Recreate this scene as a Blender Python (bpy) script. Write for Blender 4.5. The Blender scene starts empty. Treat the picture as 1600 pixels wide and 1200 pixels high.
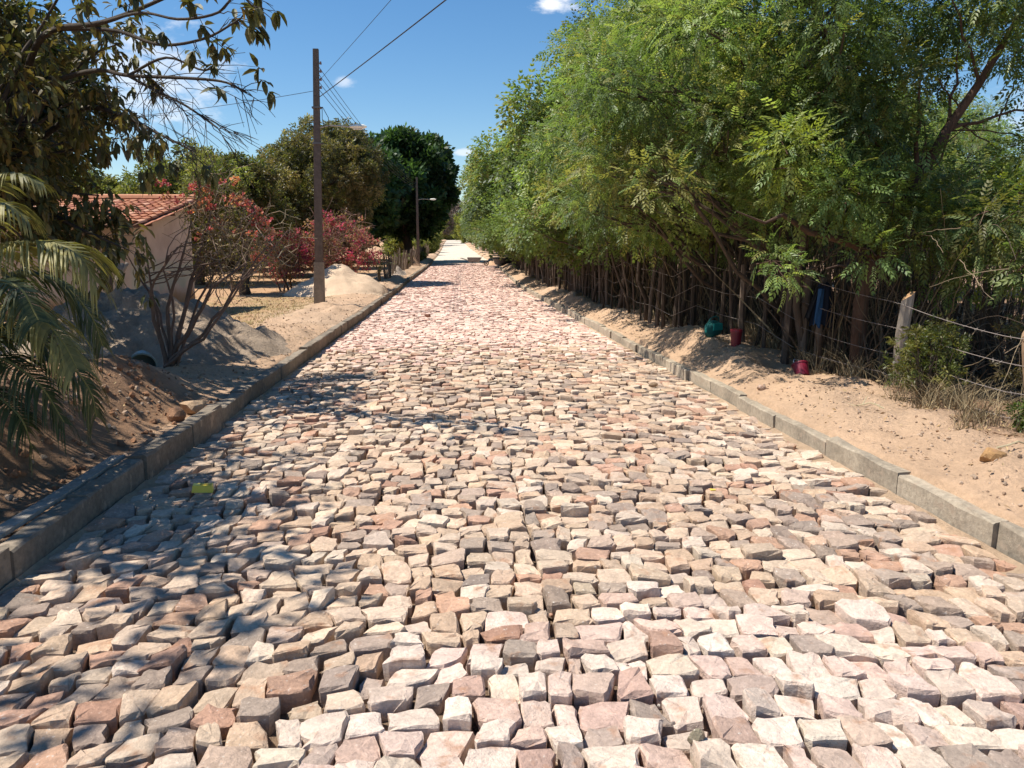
import bpy, math, random
import numpy as np
from mathutils import Vector, Matrix

random.seed(7)
RNG = np.random.default_rng(7)
scene = bpy.context.scene
R = math.radians

# ------------------------------------------------------------------ camera
CAM_H, FPX, PITCH, YAW = 1.6, 1250.0, R(9.98), R(4.19)
cam_data = bpy.data.cameras.new('camera')
cam_data.sensor_width = 36.0
cam_data.lens = FPX / 1600 * 36.0
cam_data.clip_start = 0.05
cam_data.clip_end = 5000
cam = bpy.data.objects.new('camera', cam_data)
scene.collection.objects.link(cam)
cam.location = (0, 0, CAM_H)
cam.rotation_euler = (R(90) - PITCH, 0, -YAW)
scene.camera = cam

# ------------------------------------------------------------------ light
SUN_EL, SUN_AZ = R(60), R(-88)       # azimuth measured from +Y towards +X: the sun stands left and a little behind
sun_dir = Vector((math.sin(SUN_AZ) * math.cos(SUN_EL), math.cos(SUN_AZ) * math.cos(SUN_EL), math.sin(SUN_EL)))
sl = bpy.data.lights.new('sun', 'SUN')
sl.energy = 5.0
sl.angle = R(0.53)
sl.color = (1.0, 0.94, 0.84)
sun = bpy.data.objects.new('sun', sl)
scene.collection.objects.link(sun)
sun.rotation_euler = sun_dir.to_track_quat('Z', 'Y').to_euler()

world = bpy.data.worlds.new('World')
scene.world = world
world.use_nodes = True
wn, wl = world.node_tree.nodes, world.node_tree.links
wn.clear()
w_out = wn.new('ShaderNodeOutputWorld')
w_bg = wn.new('ShaderNodeBackground')
w_bg.inputs['Strength'].default_value = 0.10
sky = wn.new('ShaderNodeTexSky')
sky.sky_type = 'NISHITA'
sky.sun_disc = False
sky.sun_elevation = SUN_EL
sky.sun_rotation = SUN_AZ
sky.air_density = 1.0
sky.dust_density = 0.1
sky.ozone_density = 3.0


def wmath(op, a, b=None, c=None):
    n = wn.new('ShaderNodeMath'); n.operation = op
    for i, v in enumerate((a, b, c)):
        if v is None: continue
        if isinstance(v, (int, float)): n.inputs[i].default_value = v
        else: wl.new(v, n.inputs[i])
    return n.outputs[0]


def view_dir(px, py):
    a, b = (px - 800) / FPX, (600 - py) / FPX
    Y = math.cos(PITCH) + b * math.sin(PITCH); Z = -math.sin(PITCH) + b * math.cos(PITCH)
    c, s = math.cos(YAW), math.sin(YAW)
    return Vector((a * c + Y * s, -a * s + Y * c, Z)).normalized()


tc = wn.new('ShaderNodeTexCoord')
cn = wn.new('ShaderNodeTexNoise'); cn.inputs['Scale'].default_value = 26; cn.inputs['Detail'].default_value = 7
cn.inputs['Roughness'].default_value = 0.62
cmap = wn.new('ShaderNodeMapping'); cmap.inputs['Scale'].default_value = (1, 1, 2.2)
wl.new(tc.outputs['Generated'], cmap.inputs[0]); wl.new(cmap.outputs[0], cn.inputs['Vector'])
mask = None
for (px, py, w, h, dens) in [(232, 118, .085, .052, .6), (198, 150, .075, .03, .3), (865, 4, .03, .011, 1.0), (538, 127, .015, .007, .5),
                             (725, 239, .011, .0045, .6), (1015, 74, .012, .008, .5), (1700, 180, .10, .03, .5), (-200, 60, .14, .05, .6)]:
    d = view_dir(px, py)
    rt = d.cross(Vector((0, 0, 1))).normalized(); up = rt.cross(d)
    dots = []
    for ax, sc in ((rt, w), (up, h)):
        vm = wn.new('ShaderNodeVectorMath'); vm.operation = 'DOT_PRODUCT'
        wl.new(tc.outputs['Generated'], vm.inputs[0]); vm.inputs[1].default_value = tuple(ax)
        dots.append(wmath('DIVIDE', vm.outputs['Value'], sc))
    fr = wn.new('ShaderNodeVectorMath'); fr.operation = 'DOT_PRODUCT'
    wl.new(tc.outputs['Generated'], fr.inputs[0]); fr.inputs[1].default_value = tuple(d)
    r2 = wmath('SQRT', wmath('ADD', wmath('MULTIPLY', dots[0], dots[0]), wmath('MULTIPLY', dots[1], dots[1])))
    v = wmath('ADD', r2, wmath('MULTIPLY', wmath('SUBTRACT', cn.outputs['Fac'], 0.5), -3.2))
    mr = wn.new('ShaderNodeMapRange'); mr.interpolation_type = 'SMOOTHSTEP'
    wl.new(v, mr.inputs[0])
    mr.inputs[1].default_value = 1.15; mr.inputs[2].default_value = 0.1
    mr.inputs[3].default_value = 0; mr.inputs[4].default_value = dens
    m = wmath('MULTIPLY', mr.outputs[0], wmath('GREATER_THAN', fr.outputs['Value'], 0))
    mask = m if mask is None else wmath('MAXIMUM', mask, m)
mix = wn.new('ShaderNodeMix'); mix.data_type = 'RGBA'
hs = wn.new('ShaderNodeHueSaturation'); hs.inputs['Saturation'].default_value = 1.25; hs.inputs['Value'].default_value = .93
wl.new(sky.outputs[0], hs.inputs['Color'])
wl.new(mask, mix.inputs['Factor']); wl.new(hs.outputs[0], mix.inputs[6])
mix.inputs[7].default_value = (7.4, 7.6, 8.0, 1)
wl.new(mix.outputs[2], w_bg.inputs['Color'])
wl.new(w_bg.outputs[0], w_out.inputs[0])

scene.view_settings.view_transform = 'Standard'
scene.view_settings.look = 'None'
scene.view_settings.exposure = 0.56
scene.view_settings.gamma = 1
scene.view_settings.use_curve_mapping = False
scene.render.engine = 'CYCLES'
scene.cycles.max_bounces = 6
scene.cycles.transparent_max_bounces = 8

# ------------------------------------------------------------------ helpers
COL = scene.collection


def at(px, py, y):
    """world point seen in direction (px,py) at distance y down the road"""
    d = view_dir(px, py); t = y / d.y
    return np.array([d.x * t, y, CAM_H + d.z * t])


_perm = np.random.default_rng(3).permutation(512)
_vals = np.random.default_rng(4).random(512)


def vnoise(x, y, seed=0):
    x = np.asarray(x, float); y = np.asarray(y, float)
    xi = np.floor(x).astype(int); yi = np.floor(y).astype(int)
    xf = x - xi; yf = y - yi
    u = xf * xf * (3 - 2 * xf); v = yf * yf * (3 - 2 * yf)
    def h(a, b): return _vals[(_perm[(a + seed * 17) & 511] + b * 7 + seed) & 511]
    def hh(a, b): return _vals[_perm[(_perm[(a + seed * 31) & 511] + b) & 511]]
    n00, n10, n01, n11 = hh(xi, yi), hh(xi + 1, yi), hh(xi, yi + 1), hh(xi + 1, yi + 1)
    return (n00 * (1 - u) + n10 * u) * (1 - v) + (n01 * (1 - u) + n11 * u) * v


def fbm(x, y, o=4, seed=0):
    s = 0; a = .5; f = 1
    for i in range(o):
        s = s + a * (vnoise(np.asarray(x) * f, np.asarray(y) * f, seed + i) - .5); a *= .5; f *= 2.03
    return s * 2      # about -1..1


def sstep(a, b, x):
    t = np.clip((np.asarray(x, float) - a) / (b - a), 0, 1)
    return t * t * (3 - 2 * t)


def roadz(y):
    return np.interp(y, [-10, 0, 6, 12, 20, 33, 50, 67, 101, 150, 212, 290, 400, 1500], [0, 0, -.05, -.12, -.2, -.3, -.18, -.05, 0.1, .6, 1.6, 2.7, 2.6, 2.6])


def xoff(y):
    return .45 * sstep(34, 66, y) - .25 * sstep(100, 210, y)


XL, XR = -2.22, 2.92        # faces of the two kerbs


def crown(x, y):            # slight crossfall of the carriageway towards the left
    return -.015 - .012 * np.clip(.5 - x, 0, 3) * 1.0


def H(x, y):
    """height of the ground sheet"""
    x = np.asarray(x, float); y = np.asarray(y, float)
    b = roadz(y); xo = xoff(y)
    ul = (XL - .13) + xo - x; ur = x - (XR + .10 + xo)
    far = 1 - sstep(60, 110, y)
    lump = fbm(x * 1.7, y * 1.7, 4, 1); fine = fbm(x * 7, y * 7, 3, 5)
    # left
    nearL = sstep(1.5, 3.5, y) * (1 - sstep(8.0, 9.6, y))
    bank = nearL * (.50 * sstep(.2, 1.05, ul) + .06 * lump)
    flatL = .03 + .06 * sstep(.1, .5, ul) * (1 - sstep(1.0, 2.2, ul)) + .16 * np.clip(lump, 0, 1) * sstep(.05, .4, ul) * (1 - sstep(1.1, 1.9, ul))
    hl = b + .07 + bank + (1 - nearL) * flatL + .02 * fine + .05 * fbm(x * 3.3, y * 2.6, 3, 8) * sstep(.02, .35, ul) * (1 - sstep(2, 4, ul))
    # right
    ridge = sstep(.0, .45, ur) * (1 - sstep(1.0, 1.7, ur))
    mid = sstep(8.0, 10, y) * far
    spill = .04 + .065 * np.clip(fbm(x * .6, y * 1.1, 3, 60) + .45, 0, 1.2)
    ur2 = x - (XR + .015 + xo)
    hr = b - .05 + (.148 + spill * .9) * sstep(-.01, .10, ur2) + ridge * (.07 + .09 * lump + mid * (.05 + .34 * np.clip(fbm(x * .9, y * .6, 3, 9), -.2, 1))) - .06 * sstep(1.2, 2.0, ur) + .024 * fine * (1 + ridge) + .012 * fbm(x * 15, y * 15, 2, 6) * sstep(.0, .2, ur) + .055 * fbm(x * 3.3, y * 2.6, 3, 8) * sstep(.02, .35, ur) * (1 - sstep(1.2, 2, ur))
    h = np.where(ul > 0, hl, np.where(ur2 > 0, hr, b - .2))
    d = np.where(ul > 0, ul, ur)
    roll = sstep(8, 60, np.abs(x)) * 0.5 * fbm(x * .02, y * .02, 3, 2)
    return h + roll


def mat(name, rough=.9, ns=6.0, amt=.3, bump=.3, bs=40.0, bd=.01, leaf=0, spec=.3, speck=None, stain=None, stretch=(1, 1, 1), ns2=None, obj=False, base=None):
    m = bpy.data.materials.new(name); m.use_nodes = True
    n, l = m.node_tree.nodes, m.node_tree.links
    p = n['Principled BSDF']; out = n['Material Output']
    if base is None:
        a = n.new('ShaderNodeAttribute'); a.attribute_name = 'Col'; col = a.outputs['Color']
    else:
        a = n.new('ShaderNodeRGB'); a.outputs[0].default_value = (*base, 1); col = a.outputs[0]
    if obj:
        t = n.new('ShaderNodeTexCoord'); pos = t.outputs['Object']
    else:
        g = n.new('ShaderNodeNewGeometry'); pos = g.outputs['Position']
    mp = n.new('ShaderNodeMapping'); mp.inputs['Scale'].default_value = stretch
    l.new(pos, mp.inputs[0])
    def vary(col, scale, amount, detail=5):
        t = n.new('ShaderNodeTexNoise'); t.inputs['Scale'].default_value = scale; t.inputs['Detail'].default_value = detail
        t.inputs['Roughness'].default_value = .65
        l.new(mp.outputs[0], t.inputs['Vector'])
        r = n.new('ShaderNodeMapRange'); l.new(t.outputs['Fac'], r.inputs[0])
        r.inputs[1].default_value = .25; r.inputs[2].default_value = .75
        r.inputs[3].default_value = 1 - amount; r.inputs[4].default_value = 1 + amount
        v = n.new('ShaderNodeVectorMath'); v.operation = 'SCALE'
        l.new(col, v.inputs[0]); l.new(r.outputs[0], v.inputs['Scale'])
        return v.outputs[0]
    if amt: col = vary(col, ns, amt)
    if ns2: col = vary(col, ns2, amt * .8, 3)
    if stain:
        t = n.new('ShaderNodeTexNoise'); t.inputs['Scale'].default_value = stain[0]; t.inputs['Detail'].default_value = 4
        l.new(mp.outputs[0], t.inputs['Vector'])
        r = n.new('ShaderNodeMapRange'); l.new(t.outputs['Fac'], r.inputs[0])
        r.inputs[1].default_value = stain[1]; r.inputs[2].default_value = stain[1] + .12; r.inputs[4].default_value = .7
        mx = n.new('ShaderNodeMix'); mx.data_type = 'RGBA'
        l.new(r.outputs[0], mx.inputs['Factor']); l.new(col, mx.inputs[6]); mx.inputs[7].default_value = (*stain[2], 1)
        col = mx.outputs[2]
    if speck:
        t = n.new('ShaderNodeTexNoise'); t.inputs['Scale'].default_value = speck[0]; t.inputs['Detail'].default_value = 3
        l.new(mp.outputs[0], t.inputs['Vector'])
        r = n.new('ShaderNodeMapRange'); l.new(t.outputs['Fac'], r.inputs[0])
        r.inputs[1].default_value = speck[1]; r.inputs[2].default_value = speck[1] + .08
        mx = n.new('ShaderNodeMix'); mx.data_type = 'RGBA'
        l.new(r.outputs[0], mx.inputs['Factor']); l.new(col, mx.inputs[6]); mx.inputs[7].default_value = (*speck[2], 1)
        col = mx.outputs[2]
    l.new(col, p.inputs['Base Color'])
    p.inputs['Roughness'].default_value = rough
    p.inputs['Specular IOR Level'].default_value = spec
    if bump:
        t = n.new('ShaderNodeTexNoise'); t.inputs['Scale'].default_value = bs; t.inputs['Detail'].default_value = 6
        t.inputs['Roughness'].default_value = .7
        l.new(mp.outputs[0], t.inputs['Vector'])
        b = n.new('ShaderNodeBump'); b.inputs['Strength'].default_value = bump; b.inputs['Distance'].default_value = bd
        l.new(t.outputs['Fac'], b.inputs['Height']); l.new(b.outputs[0], p.inputs['Normal'])
    if leaf:
        tr = n.new('ShaderNodeBsdfTranslucent')
        v = n.new('ShaderNodeVectorMath'); v.operation = 'MULTIPLY'; l.new(col, v.inputs[0]); v.inputs[1].default_value = (1.3, 1.35, .6)
        l.new(v.outputs[0], tr.inputs['Color'])
        ms = n.new('ShaderNodeMixShader'); ms.inputs[0].default_value = leaf
        l.new(p.outputs[0], ms.inputs[1]); l.new(tr.outputs[0], ms.inputs[2]); l.new(ms.outputs[0], out.inputs[0])
    return m


M = {}
M['stone'] = mat('rough_stone', .93, 13, .24, 1.0, 55, .012, speck=(60, .66, (.60, .53, .45)), ns2=60, stain=(9, .60, (.40, .21, .12)))
M['soil'] = mat('loose_soil', .96, 2.2, .18, .9, 20, .05, ns2=22)
M['sand'] = mat('pale_sand', .96, 3, .10, .7, 18, .04, ns2=40)
M['concrete'] = mat('grey_concrete', .92, 3.5, .26, .8, 45, .008, ns2=28, speck=(9, .60, (.34, .27, .20)))
M['leaf'] = mat('leaf', .45, 1.2, .25, 0, leaf=.46, spec=.4)
M['waxy'] = mat('broad_leaf', .5, 2, .2, 0, leaf=.25, spec=.3)
M['palm'] = mat('palm_leaflet', .55, 2, .2, 0, leaf=.3, spec=.3)
M['bract'] = mat('papery_bract', .6, 3, .15, 0, leaf=.4, spec=.2)
M['bark'] = mat('bark', .93, 9, .3, .8, 30, .02, stretch=(1, 1, .3), ns2=40)
M['twig'] = mat('dry_twig', .9, 6, .25, 0)
M['post_concrete'] = mat('aged_pole_concrete', .92, 4, .28, .6, 40, .006, ns2=20)
M['plaster'] = mat('weathered_plaster', .9, 1.2, .14, .3, 20, .01, ns2=9)
M['tile'] = mat('clay_tile', .85, 6, .25, .3, 40, .005)
M['wood'] = mat('weathered_wood', .9, 12, .28, .6, 40, .006, stretch=(1, 1, .15), ns2=50)
M['metal'] = mat('painted_metal', .5, 6, .12, 0, spec=.5)
M['cable'] = mat('cable_rubber', .6, 6, .1, 0)
M['fabric'] = mat('fabric', .9, 14, .15, .4, 120, .002)
M['plastic'] = mat('moulded_plastic', .42, 6, .12, 0, spec=.5)


class MB:
    def __init__(s): s.v = []; s.f = []; s.c = []; s.n = 0
    def add(s, v, f, c):
        v = np.asarray(v, float).reshape(-1, 3); f = np.asarray(f, int)
        if f.ndim == 1: f = f[None]
        s.v.append(v); s.f.append(f + s.n); s.n += len(v)
        c = np.asarray(c, float)
        if c.ndim == 1: c = np.tile(c[:3], (len(f), 1))
        s.c.append(c[:, :3])
    def mesh(s, name, material, smooth=False):
        me = bpy.data.meshes.new(name)
        v = np.concatenate(s.v); cols = np.concatenate(s.c)
        cnt = np.concatenate([np.full(len(f), f.shape[1]) for f in s.f])
        loops = np.concatenate([f.ravel() for f in s.f])
        me.vertices.add(len(v)); me.vertices.foreach_set('co', v.astype(np.float32).ravel())
        me.loops.add(len(loops)); me.loops.foreach_set('vertex_index', loops.astype(np.int32))
        me.polygons.add(len(cnt))
        st = np.concatenate([[0], np.cumsum(cnt)[:-1]])
        me.polygons.foreach_set('loop_start', st.astype(np.int32))
        me.polygons.foreach_set('use_smooth', np.full(len(cnt), smooth, bool))
        me.update(calc_edges=True)
        a = me.attributes.new('Col', 'FLOAT_COLOR', 'FACE')
        a.data.foreach_set('color', np.concatenate([cols, np.ones((len(cols), 1))], 1).astype(np.float32).ravel())
        me.materials.append(material)
        return me
    def build(s, name, material, parent=None, smooth=False, loc=None, kind=None):
        me = s.mesh(name, material, smooth)
        return link(name, me, parent, loc, kind)
    def box(s, c, size, col, rz=0, taper=1.0, rot=None):
        x, y, z = np.array(size) / 2.0
        v = np.array([[-x, -y, -z], [x, -y, -z], [x, y, -z], [-x, y, -z], [-x * taper, -y * taper, z], [x * taper, -y * taper, z], [x * taper, y * taper, z], [-x * taper, y * taper, z]])
        if rz: v = v @ np.array([[math.cos(rz), math.sin(rz), 0], [-math.sin(rz), math.cos(rz), 0], [0, 0, 1]])
        if rot is not None: v = v @ np.array(rot).T
        s.add(v + np.array(c), [[0, 3, 2, 1], [4, 5, 6, 7], [0, 1, 5, 4], [1, 2, 6, 5], [2, 3, 7, 6], [3, 0, 4, 7]], col)
    def tube(s, pts, rad, n=6, col=(.1, .08, .05), cap=True):
        pts = np.asarray(pts, float); k = len(pts)
        rad = np.full(k, rad) if np.isscalar(rad) else np.asarray(rad, float)
        t = np.gradient(pts, axis=0); t /= np.linalg.norm(t, axis=1)[:, None] + 1e-9
        ref = np.array([0, 0, 1.0]) if abs(t[0][2]) < .9 else np.array([1.0, 0, 0])
        a = np.cross(t, ref); a /= np.linalg.norm(a, axis=1)[:, None] + 1e-9
        b = np.cross(t, a)
        ang = np.arange(n) / n * 2 * math.pi
        v = pts[:, None] + rad[:, None, None] * (np.cos(ang)[None, :, None] * a[:, None] + np.sin(ang)[None, :, None] * b[:, None])
        i = np.arange(k - 1)[:, None] * n; j = np.arange(n)[None]; j2 = (j + 1) % n
        f = np.stack([i + j, i + j2, i + n + j2, i + n + j], -1).reshape(-1, 4)
        s.add(v.reshape(-1, 3), f, col)
        if cap and n > 3:
            base = s.n - k * n
            s.f.append(np.array([[base + (k - 1) * n + q for q in range(n)]])); s.c.append(np.array([col[:3] if np.ndim(col) == 1 else col[0]]))
            s.f.append(np.array([[base + q for q in range(n)][::-1]])); s.c.append(np.array([col[:3] if np.ndim(col) == 1 else col[0]]))
    def inst(s, tv, tf, pos, rot, scale, cols):
        """many copies of a template: pos (N,3) rot (N,3,3) scale (N,) cols (N,3)"""
        N = len(pos)
        v = np.einsum('nij,kj->nki', rot, tv) * np.asarray(scale)[:, None, None] + pos[:, None]
        f = (tf[None] + (np.arange(N) * len(tv))[:, None, None]).reshape(-1, tf.shape[1])
        s.add(v.reshape(-1, 3), f, np.repeat(cols, len(tf), 0))


def link(name, me, parent=None, loc=None, kind=None):
    o = bpy.data.objects.new(name, me); COL.objects.link(o)
    if parent is not None: o.parent = parent
    if loc is not None: o.location = loc
    if kind: o['kind'] = kind
    return o


def tag(o, label, cat, group=None):
    o['label'] = label; o['category'] = cat
    if group: o['group'] = group
    return o


def thing(name, loc, label, cat, group=None, rz=0):
    o = bpy.data.objects.new(name, None); COL.objects.link(o)
    o.location = tuple(float(q) for q in loc); o.rotation_euler = (0, 0, rz); o.empty_display_size = .2
    return tag(o, label, cat, group)


def copy_tree(root, loc, rz, sc, label, group=None):
    r = root.copy(); COL.objects.link(r)
    r.location = tuple(float(q) for q in loc); r.rotation_euler = (0, 0, rz); r.scale = sc
    r['label'] = label
    if group: r['group'] = group
    for ch in list(root.children):
        c = ch.copy(); COL.objects.link(c); c.parent = r
        for g in list(ch.children):
            d = g.copy(); COL.objects.link(d); d.parent = c
    return r


def frames(d, roll=None, rng=RNG):
    """rotation matrices whose local +X is d and whose +Z is as far up as possible, rolled a bit"""
    d = d / (np.linalg.norm(d, axis=1)[:, None] + 1e-9)
    up = np.tile([0, 0, 1.0], (len(d), 1))
    y = np.cross(up, d); ny = np.linalg.norm(y, axis=1)[:, None]
    y = np.where(ny < 1e-3, [[0, 1.0, 0]], y / (ny + 1e-9))
    z = np.cross(d, y)
    if roll is not None:
        c, s_ = np.cos(roll)[:, None], np.sin(roll)[:, None]
        y, z = y * c + z * s_, z * c - y * s_
    return np.stack([d, y, z], -1)


def rdir(n, rng=RNG):
    v = rng.normal(size=(n, 3)); return v / np.linalg.norm(v, axis=1)[:, None]


def bez(p0, p1, sag=.1, n=6, jit=0.0, rng=RNG):
    p0, p1 = np.asarray(p0, float), np.asarray(p1, float)
    t = np.linspace(0, 1, n)[:, None]
    L = np.linalg.norm(p1 - p0)
    p = p0 + (p1 - p0) * t; p[:, 2] += (sag * L * 4 * t * (1 - t))[:, 0]
    if jit:
        j = rng.normal(size=p.shape) * jit * L; j[0] = 0; j[-1] = 0; p += j
    return p


# ------------------------------------------------------------------ ground
def ground():
    def axis(segs):
        out = []
        for a, b, st in segs:
            k = max(1, int(round((b - a) / st))); out += list(np.linspace(a, b, k, endpoint=False))
        return np.array(out + [segs[-1][1]])
    xs = axis([(-2500, -300, 400), (-300, -60, 30), (-60, -14, 3), (-14, -7, .35), (-7, -4.2, .14), (-4.2, -2.40, .075), (-2.40, -2.1, .1), (-2.1, 2.9, 1.0), (2.9, 3.08, .03),
               (3.08, 5.0, .07), (5.0, 8, .25), (8, 14, .8), (14, 60, 4), (60, 300, 30), (300, 2500, 400)])
    ys = axis([(-60, -4, 6), (-4, 1.5, .5), (1.5, 12, .085), (12, 24, .16), (24, 70, .45), (70, 120, 2), (120, 300, 10), (300, 3600, 300)])
    X, Y = np.meshgrid(xs, ys)
    XX = X + np.where((X > -8) & (X < 8), xoff(Y), 0)
    Z = H(XX, Y)
    v = np.stack([XX, Y, Z], -1).reshape(-1, 3)
    nx, ny = len(xs), len(ys)
    i = (np.arange(ny - 1)[:, None] * nx + np.arange(nx - 1)[None]).ravel()
    f = np.stack([i, i + 1, i + nx + 1, i + nx], -1)
    cx = XX[:-1, :-1].ravel() + .03; cy = Y[:-1, :-1].ravel() + .03
    sand = np.array([.50, .335, .215]); grey = np.array([.44, .36, .28]); orange = np.array([.28, .165, .095]); yard = np.array([.44, .27, .15])
    litter = np.array([.26, .155, .095]); straw = np.array([.36, .26, .12])
    n1 = fbm(cx * 1.3, cy * 1.3, 4, 12); n2 = fbm(cx * .35, cy * .35, 3, 14)
    c = np.tile(sand, (len(cx), 1))
    def mixc(c, w, k): return c * (1 - w[:, None]) + np.array(k) * w[:, None]
    L = cx < 0
    w = np.where(L, sstep(-3.9, -5.0, cx + .5 * n1), 0); c = mixc(c, w, yard)
    w = np.where(L, sstep(1.5, 3, cy) * (1 - sstep(8.2, 9.0, cy + .8 * n1)) * sstep(.05, .35, XL - .13 - cx + .15 * n1), 0); c = mixc(c, w, orange)
    w = np.where(L, sstep(14, 16, cy) * (1 - sstep(25, 28, cy)) * sstep(-3.3, -4.2, cx + .7 * n1) * sstep(-.15, .25, n1), 0); c = mixc(c, w * .75, straw)
    w = np.where(~L, sstep(3.9, 4.4, cx + .25 * n1 - xoff(cy)), 0); c = mixc(c, w, litter)
    w = sstep(.1, .6, n2) * .18; c = mixc(c, w, grey)
    w = sstep(25, 60, np.abs(cx)); c = mixc(c, w, [.22, .17, .09])
    mb = MB(); mb.add(v, f, c)
    o = mb.build('ground', M['soil'], smooth=True, kind='structure')
    return o


ground()


def road():
    ys = np.concatenate([np.arange(-6, 12, .5), np.arange(12, 70, 1.5), np.arange(70, 300, 5), [330]])
    xs = np.linspace(0, 1, 15)
    Y, T = np.meshgrid(ys, xs, indexing='ij')
    X = XL - .05 + T * (XR - XL + .1) + xoff(Y)
    Z = roadz(Y) + crown(X, Y) - .07 + .065 * sstep(66, 68, Y) + .008 * fbm(X * 3, Y * 3, 2, 30)
    nx = len(xs); ny = len(ys)
    i = (np.arange(ny - 1)[:, None] * nx + np.arange(nx - 1)[None]).ravel()
    f = np.stack([i, i + 1, i + nx + 1, i + nx], -1)
    cy = Y[:-1, :-1].ravel()
    c = np.array([.22, .15, .10])[None] * (1 - sstep(64, 70, cy)[:, None]) + np.array([.60, .52, .42]) * sstep(64, 70, cy)[:, None]
    mb = MB(); mb.add(np.stack([X, Y, Z], -1).reshape(-1, 3), f, c)
    return mb.build('road', M['soil'], smooth=True, kind='structure')


ROAD = road()

PINK = [(.62, .50, .46), (.58, .43, .38), (.66, .58, .53), (.48, .33, .29), (.60, .52, .47), (.32, .27, .25), (.64, .57, .49), (.66, .61, .56), (.54, .43, .38), (.40, .25, .20)]
PW = [.18, .13, .2, .06, .13, .06, .08, .1, .03, .03]
MIXD = [(.56, .44, .33), (.50, .37, .26), (.60, .50, .40), (.26, .215, .185), (.32, .27, .235), (.42, .25, .18), (.48, .28, .19), (.60, .53, .45), (.21, .185, .17), (.52, .42, .32), (.44, .35, .29), (.36, .19, .13)]
MW = [.18, .13, .16, .05, .09, .045, .045, .08, .012, .12, .07, .02]
FARP = [(.66, .46, .42), (.60, .40, .37), (.68, .53, .49), (.48, .32, .29), (.65, .50, .44), (.69, .57, .53)]
FW = [.27, .15, .22, .08, .13, .15]


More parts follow.
